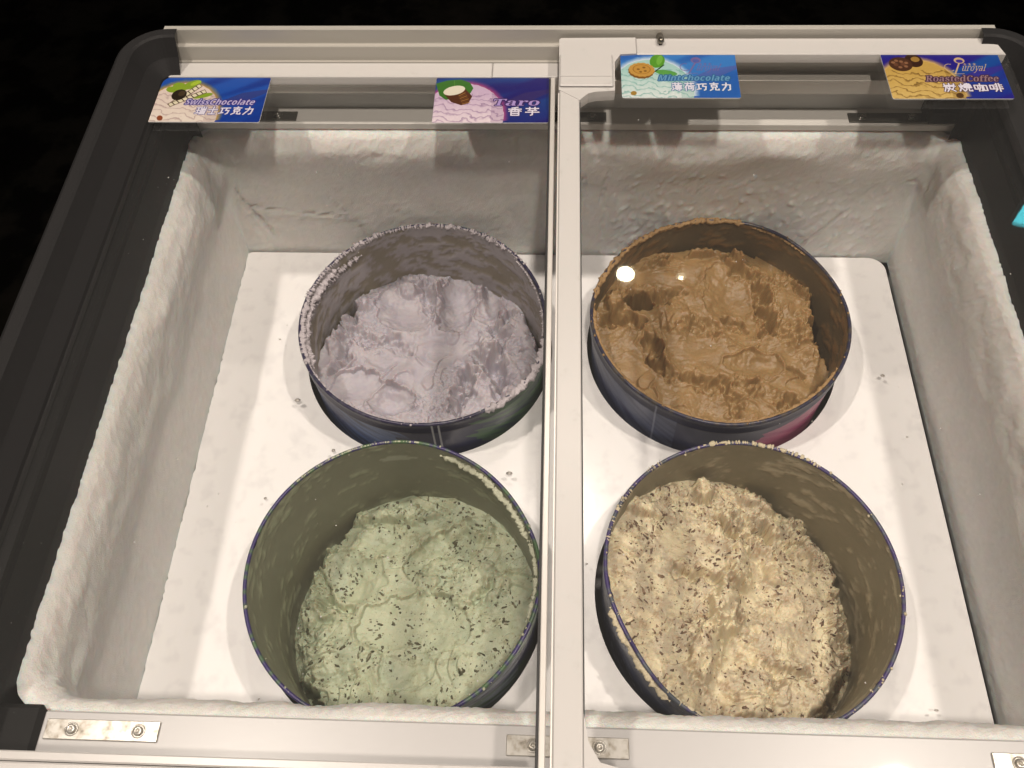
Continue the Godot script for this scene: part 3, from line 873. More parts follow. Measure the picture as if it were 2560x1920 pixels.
# s: scooped hollow, l: lump, r: crumbly patch (u, v, half-width, half-depth, turn in degrees, height in m); m: smoothed patch; c: crack (depth, width, points)
# u and v run from -1 to 1 across the tub
const FEATURES := [
	[
		["s", -.284, -.610, .268, .305, 0, 0.014],
		["s", .160, -.651, .183, .324, 0, 0.016],
		["s", .472, -.680, .102, .223, 15, 0.012],
		["l", -.010, -.652, .038, .290, 0, 0.005],
		["r", -.511, -.239, .247, .193, 0, 0.01],
		["c", 0.009, .064, [Vector2(-.712, -.270), Vector2(-.626, -.213), Vector2(-.515, -.158), Vector2(-.361, -.187), Vector2(-.225, -.135)]],
		["c", 0.012, .047, [Vector2(-.748, -.449), Vector2(-.796, -.312), Vector2(-.788, -.150), Vector2(-.765, .070), Vector2(-.860, .171)]],
		["c", 0.013, .056, [Vector2(.509, -.462), Vector2(.582, -.352), Vector2(.576, -.173), Vector2(.460, -.098), Vector2(.367, -.122)]],
		["c", 0.03, .096, [Vector2(.503, -.038), Vector2(.543, -.010), Vector2(.587, .080)]],
		["c", 0.02, .064, [Vector2(.308, .088), Vector2(.297, .228), Vector2(.245, .413)]],
		["s", -.614, .303, .250, .165, 0, 0.006],
		["s", -.311, .413, .200, .162, 0, 0.014],
		["r", .020, .446, .251, .162, 0, 0.012],
		["r", .151, .163, .166, .168, 0, 0.008],
		["m", -.086, -.051, .259, .220, 0, 0],
		["m", -.200, -.432, .344, .397, 0, 0],
		["m", -.614, .303, .225, .135, 0, 0],
		["l", -.699, -.588, .119, .101, 0, 0.01],
		["l", -.799, -.328, .078, .146, 0, 0.009],
		["l", -.895, -.173, .064, .127, 0, 0.006],
		["l", -.794, -.699, .060, .068, 0, 0.02],
		["l", -.290, -.817, .081, .070, 0, 0.009],
		["l", .478, -.278, .106, .130, 0, 0.008],
		["l", .739, -.450, .108, .283, 0, 0.005],
		["r", .706, -.232, .119, .097, 0, 0.006],
		["l", -.019, -.860, .041, .070, 0, 0.01],
		["l", -.030, -.650, .054, .051, 0, 0.008],
		["c", 0.01, .053, [Vector2(-.159, -.882), Vector2(-.090, -.714), Vector2(-.035, -.547)]],
		["l", .383, -.810, .082, .044, 0, 0.011],
		["r", .528, -.348, .133, .164, 0, 0.009],
		["l", .463, .214, .128, .213, 0, 0.005],
		["c", 0.01, .047, [Vector2(.602, -.504), Vector2(.641, -.558), Vector2(.694, -.580)]],
		["c", 0.008, .047, [Vector2(.603, .171), Vector2(.608, .278), Vector2(.635, .321)]],
	],
	[
		["s", .247, -.398, .278, .437, -15, 0.015],
		["l", .693, -.351, .272, .360, 0, 0.012],
		["l", .813, -.051, .115, .261, 0, 0.006],
		["l", -.562, -.453, .194, .068, 0, 0.009],
		["c", 0.012, .064, [Vector2(-.436, -.386), Vector2(-.370, -.420), Vector2(-.277, -.471)]],
		["l", -.822, -.317, .077, .134, 0, 0.014],
		["c", 0.014, .053, [Vector2(-.901, -.136), Vector2(-.811, -.185), Vector2(-.761, -.159), Vector2(-.697, -.192), Vector2(-.610, -.139)]],
		["s", -.506, .141, .075, .198, -15, 0.012],
		["c", 0.01, .051, [Vector2(-.526, .000), Vector2(-.524, .100), Vector2(-.461, .250), Vector2(-.391, .343)]],
		["c", 0.007, .047, [Vector2(-.151, -.196), Vector2(-.092, -.127), Vector2(-.024, -.189), Vector2(.047, -.121)]],
		["c", 0.012, .064, [Vector2(-.243, .334), Vector2(-.098, .381), Vector2(-.041, .445), Vector2(.072, .412)]],
		["c", 0.01, .047, [Vector2(.126, .503), Vector2(.168, .595), Vector2(.188, .647)]],
		["c", 0.012, .060, [Vector2(.591, .504), Vector2(.564, .586)]],
		["s", .350, .189, .238, .126, 0, 0.01],
		["m", .247, -.398, .246, .392, 0, 0],
		["m", .351, .175, .225, .127, 0, 0],
		["l", -.315, -.216, .204, .162, 0, 0.006],
		["m", -.329, -.185, .191, .161, 0, 0],
		["l", -.433, .179, .075, .183, -20, 0.008],
		["r", -.108, -.287, .077, .163, 0, 0.008],
		["r", -.180, .317, .198, .124, 0, 0.008],
		["r", .052, -.006, .328, .101, 0, 0.007],
		["r", -.294, .607, .364, .147, 0, 0.01],
		["r", .249, .643, .365, .106, 0, 0.008],
		["l", .366, .422, .148, .096, 0, 0.006],
		["m", .378, .421, .136, .082, 0, 0],
		["c", 0.007, .043, [Vector2(.200, .350), Vector2(.271, .387), Vector2(.345, .382), Vector2(.286, .494)]],
		["r", .625, -.069, .153, .058, 0, 0.007],
		["l", -.421, -.770, .184, .039, -20, 0.008],
		["l", -.047, -.872, .146, .035, 0, 0.011],
		["l", .240, -.812, .106, .044, 25, 0.012],
		["l", .463, -.655, .092, .078, 30, 0.008],
		["c", 0.012, .047, [Vector2(.465, -.671), Vector2(.439, -.531), Vector2(.461, -.352), Vector2(.475, -.089)]],
		["c", 0.008, .047, [Vector2(.163, -.838), Vector2(.239, -.796), Vector2(.412, -.667)]],
		["c", 0.008, .039, [Vector2(-.473, -.766), Vector2(-.353, -.805)]],
		["r", -.791, .044, .138, .228, 0, 0.008],
		["h", -.585, -.339, .141, .060, 0, 0.09],
		["c", 0.008, .043, [Vector2(.132, -.243), Vector2(.257, -.206)]],
		["c", 0.006, .039, [Vector2(.659, .212), Vector2(.742, .249)]],
		["c", 0.01, .043, [Vector2(.740, -.550), Vector2(.807, -.448)]],
	],
	[
		["s", -.534, -.296, .290, .269, 0, 0.012],
		["s", .230, -.511, .368, .157, -25, 0.012],
		["c", 0.01, .047, [Vector2(-.714, -.120), Vector2(-.622, -.077), Vector2(-.504, -.046)]],
		["c", 0.009, .056, [Vector2(.489, -.116), Vector2(.557, -.128), Vector2(.587, -.194)]],
		["l", -.198, -.820, .486, .075, 0, 0.01],
		["r", -.053, -.829, .556, .090, 0, 0.01],
		["l", -.749, -.606, .090, .074, 0, 0.01],
		["s", -.251, -.616, .262, .132, 0, 0.008],
		["c", 0.008, .051, [Vector2(-.850, -.580), Vector2(-.807, -.376), Vector2(-.752, -.191), Vector2(-.699, -.120)]],
		["s", .025, .086, .453, .252, 0, 0.006],
		["l", .484, -.224, .260, .178, 0, 0.006],
		["r", .752, -.326, .177, .179, 0, 0.008],
		["c", 0.006, .043, [Vector2(-.866, .027), Vector2(-.751, .030), Vector2(-.651, .032)]],
		["c", 0.007, .056, [Vector2(-.860, .068), Vector2(-.820, .149), Vector2(-.781, .123)]],
		["l", -.544, .312, .279, .182, 0, 0.005],
		["m", -.198, -.080, .421, .341, 0, 0],
		["l", .502, -.673, .169, .087, 20, 0.008],
		["s", .501, -.702, .085, .073, 0, 0.01],
		["r", -.895, -.379, .089, .288, 0, 0.009],
		["l", .131, -.318, .084, .223, 25, 0.006],
		["s", -.014, .409, .229, .140, 0, 0.006],
	],
	[
		["l", .052, -.311, .120, .224, 10, 0.016],
		["l", -.094, .042, .143, .293, 18, 0.022],
		["l", -.272, .390, .136, .286, 18, 0.014],
		["c", 0.013, .171, [Vector2(.223, -.375), Vector2(.192, -.137), Vector2(.034, .101), Vector2(-.078, .346), Vector2(-.197, .580), Vector2(-.268, .843)]],
		["c", 0.022, .077, [Vector2(.037, -.569), Vector2(.164, -.628), Vector2(.302, -.627)]],
		["c", 0.016, .086, [Vector2(.365, -.587), Vector2(.481, -.580), Vector2(.568, -.537)]],
		["l", -.190, -.835, .114, .097, 0, 0.02],
		["l", .269, -.848, .193, .074, 20, 0.014],
		["l", .647, -.838, .151, .151, 30, 0.024],
		["l", 1.04, -.503, .144, .073, 10, 0.022],
		["l", -.641, -.606, .242, .076, 0, 0.01],
		["l", .017, -.665, .246, .079, 10, 0.012],
		["c", 0.012, .056, [Vector2(.212, .469), Vector2(.251, .540), Vector2(.221, .607)]],
		["c", 0.01, .051, [Vector2(-.460, -.152), Vector2(-.366, -.114), Vector2(-.195, -.148)]],
		["c", 0.012, .064, [Vector2(.787, .476), Vector2(.637, .651), Vector2(.513, .792)]],
		["s", -.543, -.362, .197, .147, 0, 0.006],
		["r", -.202, -.707, .725, .174, 0, 0.014],
		["r", .748, -.575, .248, .259, 0, 0.012],
		["s", .526, -.467, .176, .126, 20, 0.012],
		["l", .334, -.309, .070, .167, 0, 0.01],
		["r", -.613, .135, .401, .536, 0, 0.003],
		["r", .344, .238, .444, .455, 0, 0.004],
		["m", .091, -.261, .120, .282, 0, 0],
		["m", -.145, .199, .112, .311, 0, 0],
		["c", 0.009, .051, [Vector2(.284, .458), Vector2(.410, .465), Vector2(.488, .428)]],
		["l", .375, .419, .146, .053, 0, 0.008],
		["l", .811, -.049, .080, .222, 0, 0.007],
		["c", 0.01, .056, [Vector2(.875, -.060), Vector2(.849, .156), Vector2(.775, .305)]],
		["l", .013, .734, .191, .111, 0, 0.006],
	],
]


func ice_cream(t: int, label: String) -> void:
	var o := thing("ice_cream", label, "ice cream", Vector3(CENTRES[t].x, 0, CENTRES[t].y))
	var plane: Array = [[0.082, 0.012, 0.0], [0.047, 0.008, 0.012], [0.118, -0.018, 0.010], [0.072, 0.052, -0.005]][t]
	var grain: float = [0.72, 0.36, 0.36, 0.60][t]
	var n := 300
	var cell := 2.0 / (n - 1)
	var hh := PackedFloat32Array()
	var rough := PackedFloat32Array()
	hh.resize(n * n)
	rough.resize(n * n)
	var clean := PackedFloat32Array()
	clean.resize(n * n)
	var warp := noise(200 + t, 2.6, 2)
	for j in n:
		for i in n:
			var u := -1.0 + i * cell
			var w := -1.0 + j * cell
			hh[j * n + i] = -(plane[0] + plane[1] * u + plane[2] * w) + 0.004 * warp.get_noise_2d(u, w)
			rough[j * n + i] = [0.10, 0.06, 0.10, 0.16][t]
	# layers left by the scoop: gentle slopes that end in a torn edge
	var sweepn := noise(205 + t, [1.3, 1.5, 1.1, 1.4][t], 2)
	var jag := noise(206 + t, 7.0, 2)
	var keep := noise(207 + t, 2.2, 2)
	for j in n:
		for i in n:
			var u := -1.0 + i * cell
			var w := -1.0 + j * cell
			for layer in 2:
				var s := sweepn.get_noise_2d(u + 20.0 * layer, w * 1.2) * 3.4 + 0.10 * jag.get_noise_2d(u, w + 5.0 * layer) + 0.6 * u * (1 - 2 * layer)
				var fr := s - floorf(s)
				var k := smoothstep(0.0, 0.4, keep.get_noise_2d(u + 9.0 * layer, w))
				hh[j * n + i] += [0.0034, 0.0030, 0.0036, 0.0042][t] * k * (fr - smoothstep(0.93, 1.0, fr))
				rough[j * n + i] += 0.5 * k * smoothstep(0.86, 0.95, fr)
	var bend := noise(210 + t, 5.0, 3)
	var bend2 := noise(215 + t, 14.0, 2)
	for f in FEATURES[t]:
		if f[0] == "c":
			var lo := Vector2(9, 9)
			var hi := Vector2(-9, -9)
			for p in f[3]:
				lo = lo.min(p)
				hi = hi.max(p)
			lo -= Vector2.ONE * (f[2] * 2.5 + 0.08)
			hi += Vector2.ONE * (f[2] * 2.5 + 0.08)
			for j in range(maxi(0, int((lo.y + 1) / cell)), mini(n, int((hi.y + 1) / cell) + 1)):
				for i in range(maxi(0, int((lo.x + 1) / cell)), mini(n, int((hi.x + 1) / cell) + 1)):
					var q := Vector2(-1.0 + i * cell, -1.0 + j * cell)
					var wq := q + Vector2(bend.get_noise_2d(q.x, q.y), bend.get_noise_2d(q.x + 7.0, q.y)) * 0.07 + Vector2(bend2.get_noise_2d(q.x, q.y), bend2.get_noise_2d(q.x, q.y + 7.0)) * 0.02
					var d: float = seg_dist(wq, f[3]) / f[2]
					if d < 3.5:
						hh[j * n + i] -= f[1] * exp(-d * d * 1.4) - 0.16 * f[1] * exp(-pow(d - 1.5, 2.0) * 2.0)
						rough[j * n + i] += 0.35 * exp(-d * d * 0.5)
			continue
		var cs := cos(deg_to_rad(f[5]))
		var sn := sin(deg_to_rad(f[5]))
		var big := maxf(f[3], f[4]) * 1.45
		var ci := clampi(int((f[1] + 1) / cell), 0, n - 1)
		var cj := clampi(int((f[2] + 1) / cell), 0, n - 1)
		var base := hh[cj * n + ci]
		var gu: float = -plane[1]
		var gw: float = -plane[2]
		for j in range(maxi(0, int((f[2] - big + 1) / cell)), mini(n, int((f[2] + big + 1) / cell) + 1)):
			for i in range(maxi(0, int((f[1] - big + 1) / cell)), mini(n, int((f[1] + big + 1) / cell) + 1)):
				var u := -1.0 + i * cell
				var w := -1.0 + j * cell
				var du: float = u - f[1] + 0.05 * bend.get_noise_2d(u, w)
				var dw: float = w - f[2] + 0.05 * bend.get_noise_2d(u + 5.0, w)
				var a: float = (du * cs + dw * sn) / f[3]
				var b: float = (-du * sn + dw * cs) / f[4]
				var d := a * a + b * b
				var k := j * n + i
				if d > 2.0:
					continue
				match f[0]:
					"s":
						var target: float = base + gu * du + gw * dw - f[6] * (1.0 - d) * 0.9 + 0.00012 * sin(a * 9.0 + 5.0 * bend.get_noise_2d(w, u))
						var soft := 0.0035
						var blend := clampf(0.5 + 0.5 * (hh[k] - target) / soft, 0.0, 1.0)
						if d < 1.0 and blend > 0.0:
							hh[k] = lerpf(hh[k], target, blend) - soft * blend * (1.0 - blend)
							rough[k] = lerpf(0.10, rough[k], smoothstep(0.75, 1.0, d))
						else:
							hh[k] += 0.14 * f[6] * exp(-pow((sqrt(d) - 1.06) * 9.0, 2.0))
							rough[k] += 0.5 * exp(-pow((sqrt(d) - 1.06) * 7.0, 2.0))
					"l":
						var dd := d + 0.3 * bend2.get_noise_2d(u, w)
						hh[k] += f[6] * smoothstep(1.15, 0.1, dd)
					"h":
						hh[k] -= f[6] * smoothstep(1.05, 0.75, d + 0.5 * bend2.get_noise_2d(u, w))
					"r":
						var s := smoothstep(1.3, 0.3, d)
						rough[k] += s * f[6] * [100.0, 60.0, 90.0, 90.0][t]
					"m":
						rough[k] *= lerpf(0.22, 1.0, smoothstep(0.4, 1.3, d))
						clean[k] = maxf(clean[k], smoothstep(1.3, 0.5, d + 0.6 * bend.get_noise_2d(u, w)))
	# gaps where the ice cream has come away from the tub: from, to (degrees), width, depth
	var gaps: Array = [[[-178, -128, 0.10, 0.04], [-40, 0, 0.05, 0.02]], [[-30, 14, 0.12, 0.04], [-120, -60, 0.03, 0.012]], [[120, 240, 0.10, 0.025]], [[-32, 60, 0.12, 0.022], [-75, -32, 0.06, 0.015]]][t]
	var crumb := noise(220 + t, 9.0, 4, true)
	var crumb2 := noise(230 + t, 30.0, 3)
	var crumb3 := noise(240 + t, 85.0, 2)
	var streak := noise(250 + t, 16.0, 2)
	var mix := noise(260 + t, 4.5, 4)
	var mix2 := noise(270 + t, 16.0, 3)
	var mix3 := noise(275 + t, 11.0, 4)
	var tones: Array = [[Color(0.395, 0.365, 0.415), Color(0.45, 0.415, 0.44)], [Color(0.250, 0.155, 0.063), Color(0.300, 0.188, 0.078)], [Color(0.36, 0.40, 0.28), Color(0.455, 0.485, 0.33)], [Color(0.50, 0.425, 0.30), Color(0.66, 0.575, 0.385)]][t]
	var v := PackedVector3Array()
	var col := PackedColorArray()
	var at := PackedInt32Array()
	at.resize(n * n)
	at.fill(-1)
	for j in n:
		for i in n:
			var u := -1.0 + i * cell
			var w := -1.0 + j * cell
			var rr := sqrt(u * u + w * w)
			if rr > 1.0 + cell * 1.5:
				continue
			var k := j * n + i
			var ang := atan2(w, u)
			var deg := rad_to_deg(ang)
			var h := hh[k]
			var drop := 0.0
			for g in gaps:
				var dg := deg
				if dg < g[0]:
					dg += 360.0
				if dg > g[1]:
					continue
				var wide: float = g[2] * smoothstep(0.0, 18.0, dg - g[0]) * smoothstep(0.0, 18.0, g[1] - dg) * maxf(0.5, 1.0 + 0.9 * bend.get_noise_2d(u * 1.5, w * 1.5))
				if wide > 0.004:
					drop += g[3] * smoothstep(1.0 - wide - 0.02, 1.0 - wide * 0.55, rr)
			h -= drop
			var q := minf(rough[k], 1.7) * (1.0 - 0.75 * smoothstep(0.0, 0.02, drop))
			var c1 := crumb.get_noise_2d(u + 0.04 * crumb2.get_noise_2d(u, w), w)
			var c2 := crumb2.get_noise_2d(u, w)
			var c3 := crumb3.get_noise_2d(u, w)
			h += q * grain * (0.0030 * (c1 - 0.2) + 0.0016 * c2 + 0.0007 * c3) + 0.00016 * c3 + 0.00015 * streak.get_noise_2d(u * 0.5 + w * 0.2, w * 2.5)
			h = minf(h, -0.002 + 0.003 * c2)
			h = maxf(h, -0.19)
			# shove sideways, so that crumbs overhang a little
			var sx := q * grain * 0.0013 * crumb2.get_noise_2d(w + 3.0, u)
			var sz := q * grain * 0.0013 * crumb2.get_noise_2d(w - 3.0, u)
			var y := RIM_Y + h
			var lim := tub_r(t, ang, y) - 0.0003
			var r := minf(rr * 0.1172, lim)
			if rr > 0.985:
				r = lim
			at[k] = v.size()
			v.append(Vector3(r * cos(ang) + (sx if rr < 0.96 else 0.0), y, r * sin(ang) + (sz if rr < 0.96 else 0.0)))
			var m := clampf(0.5 + 0.9 * mix.get_noise_2d(u, w) + 0.5 * mix2.get_noise_2d(u, w), 0, 1)
			if t == 3:
				m = smoothstep(0.25, 0.75, m)
			var c: Color = (tones[0] as Color).lerp(tones[1], m)
			if t >= 2:
				m = clean[k]
				c = c.lerp(tones[1], 0.75 * m)
				c = c.lerp([Color(0.27, 0.275, 0.165), Color(0.36, 0.255, 0.15)][t - 2], 0.75 * (1.0 - 0.8 * m) * smoothstep(0.12, 0.5, mix3.get_noise_2d(u + 0.05 * c2, w + 0.05 * c1)))
			col.append(c)
	var idx := PackedInt32Array()
	for j in n - 1:
		for i in n - 1:
			var a := at[j * n + i]
			var b := at[j * n + i + 1]
			var c := at[(j + 1) * n + i]
			var d := at[(j + 1) * n + i + 1]
			if a < 0 or b < 0 or c < 0 or d < 0:
				continue
			idx.append_array([a, b, c, b, d, c])
	var m2 := bumpy(mat(Color.WHITE, [0.5, 0.42, 0.5, 0.52][t], 0.0, 0.45), 280 + t, 0.06, 0.016, 9.0, 5)
	m2.vertex_color_use_as_albedo = true
	m2.subsurf_scatter_enabled = true
	m2.subsurf_scatter_strength = 0.2
	var mesh := indexed(v, idx, col)
	part("surface", mesh, m2, o)
	if t >= 2:
		flecks(t, o, v, mesh.surface_get_arrays(0)[Mesh.ARRAY_NORMAL])


# chips and shavings of chocolate frozen into the surface
func flecks(t: int, o: Node3D, v: PackedVector3Array, nr: PackedVector3Array) -> void:
	var rg := RandomNumberGenerator.new()
	rg.seed = 300 + t
	var clump := noise(310 + t, 20.0, 2)
	var turn := noise(320 + t, 9.0, 2)
	for kind in 2:
		var st := SurfaceTool.new()
		st.begin(Mesh.PRIMITIVE_TRIANGLES)
		var blobs := []
		for q in 7:
			var fv := PackedVector3Array([Vector3(0, 1, 0)])
			var fi := PackedInt32Array()
			for z in 7:
				var rr := rg.randf_range(0.45, 1.15)
				fv.append(Vector3(cos(TAU * z / 7) * rr, rg.randf_range(-0.2, 0.5), sin(TAU * z / 7) * rr))
				fi.append_array([0, 1 + z, 1 + (z + 1) % 7])
			blobs.append(indexed(fv, fi))
		var want: int = [[1500, 1100], [1900, 1300]][t - 2][kind]
		var done := 0
		var tries := 0
		while done < want and tries < 60000:
			tries += 1
			var k := rg.randi_range(0, v.size() - 1)
			var p := v[k]
			if Vector2(p.x, p.z).length() > 0.114 or nr[k].y < 0.25:
				continue
			if rg.randf() > 0.55 + 1.2 * clump.get_noise_3dv(p):
				continue
			done += 1
			var s := 0.00024 + 0.0015 * pow(rg.randf(), 3.4)
			var long := s * rg.randf_range(0.8, 2.9)
			var yaw := TAU * turn.get_noise_3dv(p) + rg.randf_range(-0.6, 0.6)
			var up := nr[k]
			var x := Vector3(cos(yaw), 0, sin(yaw))
			x = (x - up * x.dot(up)).normalized()
			var b := Basis(x * long, up * s * 0.45, x.cross(up) * s)
			st.append_from(blobs[done % 7], 0, Transform3D(b, p + up * s * rg.randf_range(-0.14, 0.08)))
		var c: Color = [[Color(0.095, 0.09, 0.05), Color(0.18, 0.175, 0.105)], [Color(0.135, 0.083, 0.052), Color(0.24, 0.16, 0.098)]][t - 2][kind]
		var p2 := part("chocolate_flecks", st.commit(), mat(c, 0.5), o)
		p2.set_meta("kind", "stuff")


# ---------------------------------------------------------------- flavour cards

const GLYPHS := {
	"瑞": [[5, 15, 40, 15], [8, 48, 38, 48], [3, 83, 42, 78], [22, 15, 22, 80], [70, 5, 70, 30], [50, 12, 50, 32, 92, 32, 92, 12], [45, 45, 97, 45], [70, 45, 64, 60], [50, 95, 50, 60, 93, 60, 93, 93], [64, 60, 64, 90], [79, 60, 79, 90]],
	"士": [[50, 5, 50, 90], [8, 40, 92, 40], [20, 90, 80, 90]],
	"巧": [[5, 20, 40, 20], [22, 20, 22, 76], [2, 83, 42, 74], [48, 18, 96, 18], [65, 18, 58, 48, 90, 48, 84, 85, 70, 92]],
	"克": [[50, 2, 50, 30], [12, 15, 88, 15], [25, 55, 25, 32, 75, 32, 75, 55, 25, 55], [38, 55, 34, 78, 10, 95], [62, 55, 62, 88, 92, 90, 92, 78]],
	"力": [[12, 28, 85, 28, 80, 85, 62, 92], [48, 5, 44, 45, 10, 95]],
	"香": [[70, 4, 30, 12], [8, 25, 92, 25], [50, 8, 50, 48], [48, 27, 10, 50], [52, 27, 92, 50], [25, 95, 25, 54, 75, 54, 75, 95, 25, 95], [25, 74, 75, 74]],
	"芋": [[8, 18, 92, 18], [32, 5, 32, 30], [68, 5, 68, 30], [22, 40, 78, 40], [5, 60, 95, 60], [50, 40, 50, 88, 38, 95]],
	"薄": [[8, 14, 92, 14], [34, 4, 34, 24], [66, 4, 66, 24], [10, 32, 20, 40], [5, 52, 16, 60], [6, 92, 20, 72], [32, 36, 95, 36], [62, 26, 62, 70], [38, 66, 38, 44, 88, 44, 88, 66, 38, 66], [38, 55, 88, 55], [28, 76, 96, 76], [74, 70, 74, 92, 64, 95], [44, 82, 52, 90]],
	"荷": [[8, 14, 92, 14], [34, 4, 34, 24], [66, 4, 66, 24], [28, 30, 8, 60], [18, 48, 18, 96], [32, 38, 96, 38], [84, 38, 84, 90, 70, 95], [40, 76, 40, 52, 66, 52, 66, 76, 40, 76]],
	"炭": [[50, 2, 50, 24], [15, 8, 15, 26, 85, 26, 85, 8], [8, 38, 95, 38], [25, 38, 8, 92], [50, 46, 46, 66, 28, 95], [50, 62, 88, 94], [32, 52, 36, 66], [80, 50, 70, 66]],
	"燒": [[8, 28, 14, 50], [36, 26, 30, 44], [23, 8, 22, 50, 4, 92], [22, 55, 38, 86], [68, 2, 68, 18], [50, 10, 86, 10], [46, 20, 92, 20], [56, 24, 56, 38], [44, 32, 66, 32], [82, 24, 82, 38], [70, 32, 94, 32], [42, 43, 96, 43], [40, 54, 98, 54], [60, 54, 56, 76, 40, 94], [76, 54, 76, 88, 96, 90, 96, 80]],
	"咖": [[5, 70, 5, 25, 28, 25, 28, 70, 5, 70], [34, 28, 62, 28, 58, 88, 50, 88], [48, 8, 46, 50, 32, 92], [70, 85, 70, 28, 95, 28, 95, 85, 70, 85]],
	"啡": [[5, 70, 5, 25, 28, 25, 28, 70, 5, 70], [55, 5, 55, 70, 38, 95], [40, 22, 55, 22], [40, 44, 55, 44], [36, 68, 55, 66], [74, 5, 74, 95], [74, 22, 94, 22], [74, 44, 94, 44], [74, 66, 96, 66]],
}
const CW := 520
const CH := 300


func fill(im: Image, pts: PackedVector2Array, c: Color) -> void:
	var lo := 1e9
	var hi := -1e9
	for p in pts:
		lo = minf(lo, p.y)
		hi = maxf(hi, p.y)
	for y in range(maxi(0, int(lo)), mini(CH - 1, int(hi)) + 1):
		var xs := []
		var yy := y + 0.5
		for k in pts.size():
			var a := pts[k]
			var b := pts[(k + 1) % pts.size()]
			if (a.y <= yy) != (b.y <= yy):
				xs.append(a.x + (yy - a.y) / (b.y - a.y) * (b.x - a.x))
		xs.sort()
		for k in range(0, xs.size() - 1, 2):
			var x0 := int(round(xs[k]))
			var x1 := int(round(xs[k + 1]))
			if x1 > x0:
				im.fill_rect(Rect2i(x0, y, x1 - x0, 1), c)


func oval(im: Image, c: Vector2, rx: float, ry: float, turn: float, col: Color, wob := 0.0) -> void:
	var p := PackedVector2Array()
	for k in 40:
		var a := TAU * k / 40.0
		var s := 1.0 + wob * sin(a * 16.0)
		p.append(c + Vector2(cos(a) * rx * s, sin(a) * ry * s).rotated(turn))
	fill(im, p, col)


func line(im: Image, pts: Array, w: float, c: Color) -> void:
	for k in pts.size() - 1:
		var a: Vector2 = pts[k]
		var b: Vector2 = pts[k + 1]
		var n := (b - a).normalized().orthogonal() * w / 2
		var d := (b - a).normalized() * w * 0.35
		fill(im, PackedVector2Array([a + n - d, b + n + d, b - n + d, a - n - d]), c)


func hanzi(im: Image, text: String, r: Rect2, w: float, c: Color, slant: float) -> void:
	var each := r.size.x / text.length()
	for k in text.length():
		for s in GLYPHS[text[k]]:
			var pts := []
			for q in range(0, s.size(), 2):
				var y: float = s[q + 1] / 100.0
				pts.append(r.position + Vector2(each * (k + 0.06 + 0.86 * s[q] / 100.0) + slant * (0.5 - y) * r.size.y, y * r.size.y))
			line(im, pts, w, c)


func latin(im: Image, text: String, serif: bool, r: Rect2, c: Color, slant: float, grow := 0.0, bold := false) -> void:
	var f := SystemFont.new()
	f.font_names = PackedStringArray(["Droid Serif" if serif else "Droid Sans"])
	f.font_weight = 700 if bold else 400
	var t := TextMesh.new()
	t.text = text
	t.font = f
	t.font_size = 48
	t.depth = 0.0
	t.pixel_size = 1.0
	t.curve_step = 2.0
	var a := t.get_mesh_arrays()
	var v: PackedVector3Array = a[Mesh.ARRAY_VERTEX]
	var idx: PackedInt32Array = a[Mesh.ARRAY_INDEX] if a[Mesh.ARRAY_INDEX] != null else PackedInt32Array(range(v.size()))
	if v.is_empty():
		return
	var lo := v[0]
	var hi := v[0]
	for p in v:
		lo = lo.min(p)
		hi = hi.max(p)
	var shifts := [Vector2.ZERO]
	if grow > 0.0:
		shifts = []
		for k in 8:
			shifts.append(Vector2(cos(TAU * k / 8), sin(TAU * k / 8)) * grow)
	for s in shifts:
		for k in range(0, idx.size(), 3):
			var pts := PackedVector2Array()
			for w in 3:
				var p := v[idx[k + w]]
				var q := Vector2((p.x - lo.x) / (hi.x - lo.x), (hi.y - p.y) / (hi.y - lo.y))
				pts.append(r.position + s + Vector2(q.x * r.size.x + slant * (0.5 - q.y) * r.size.y, q.y * r.size.y))
			fill(im, pts, c)


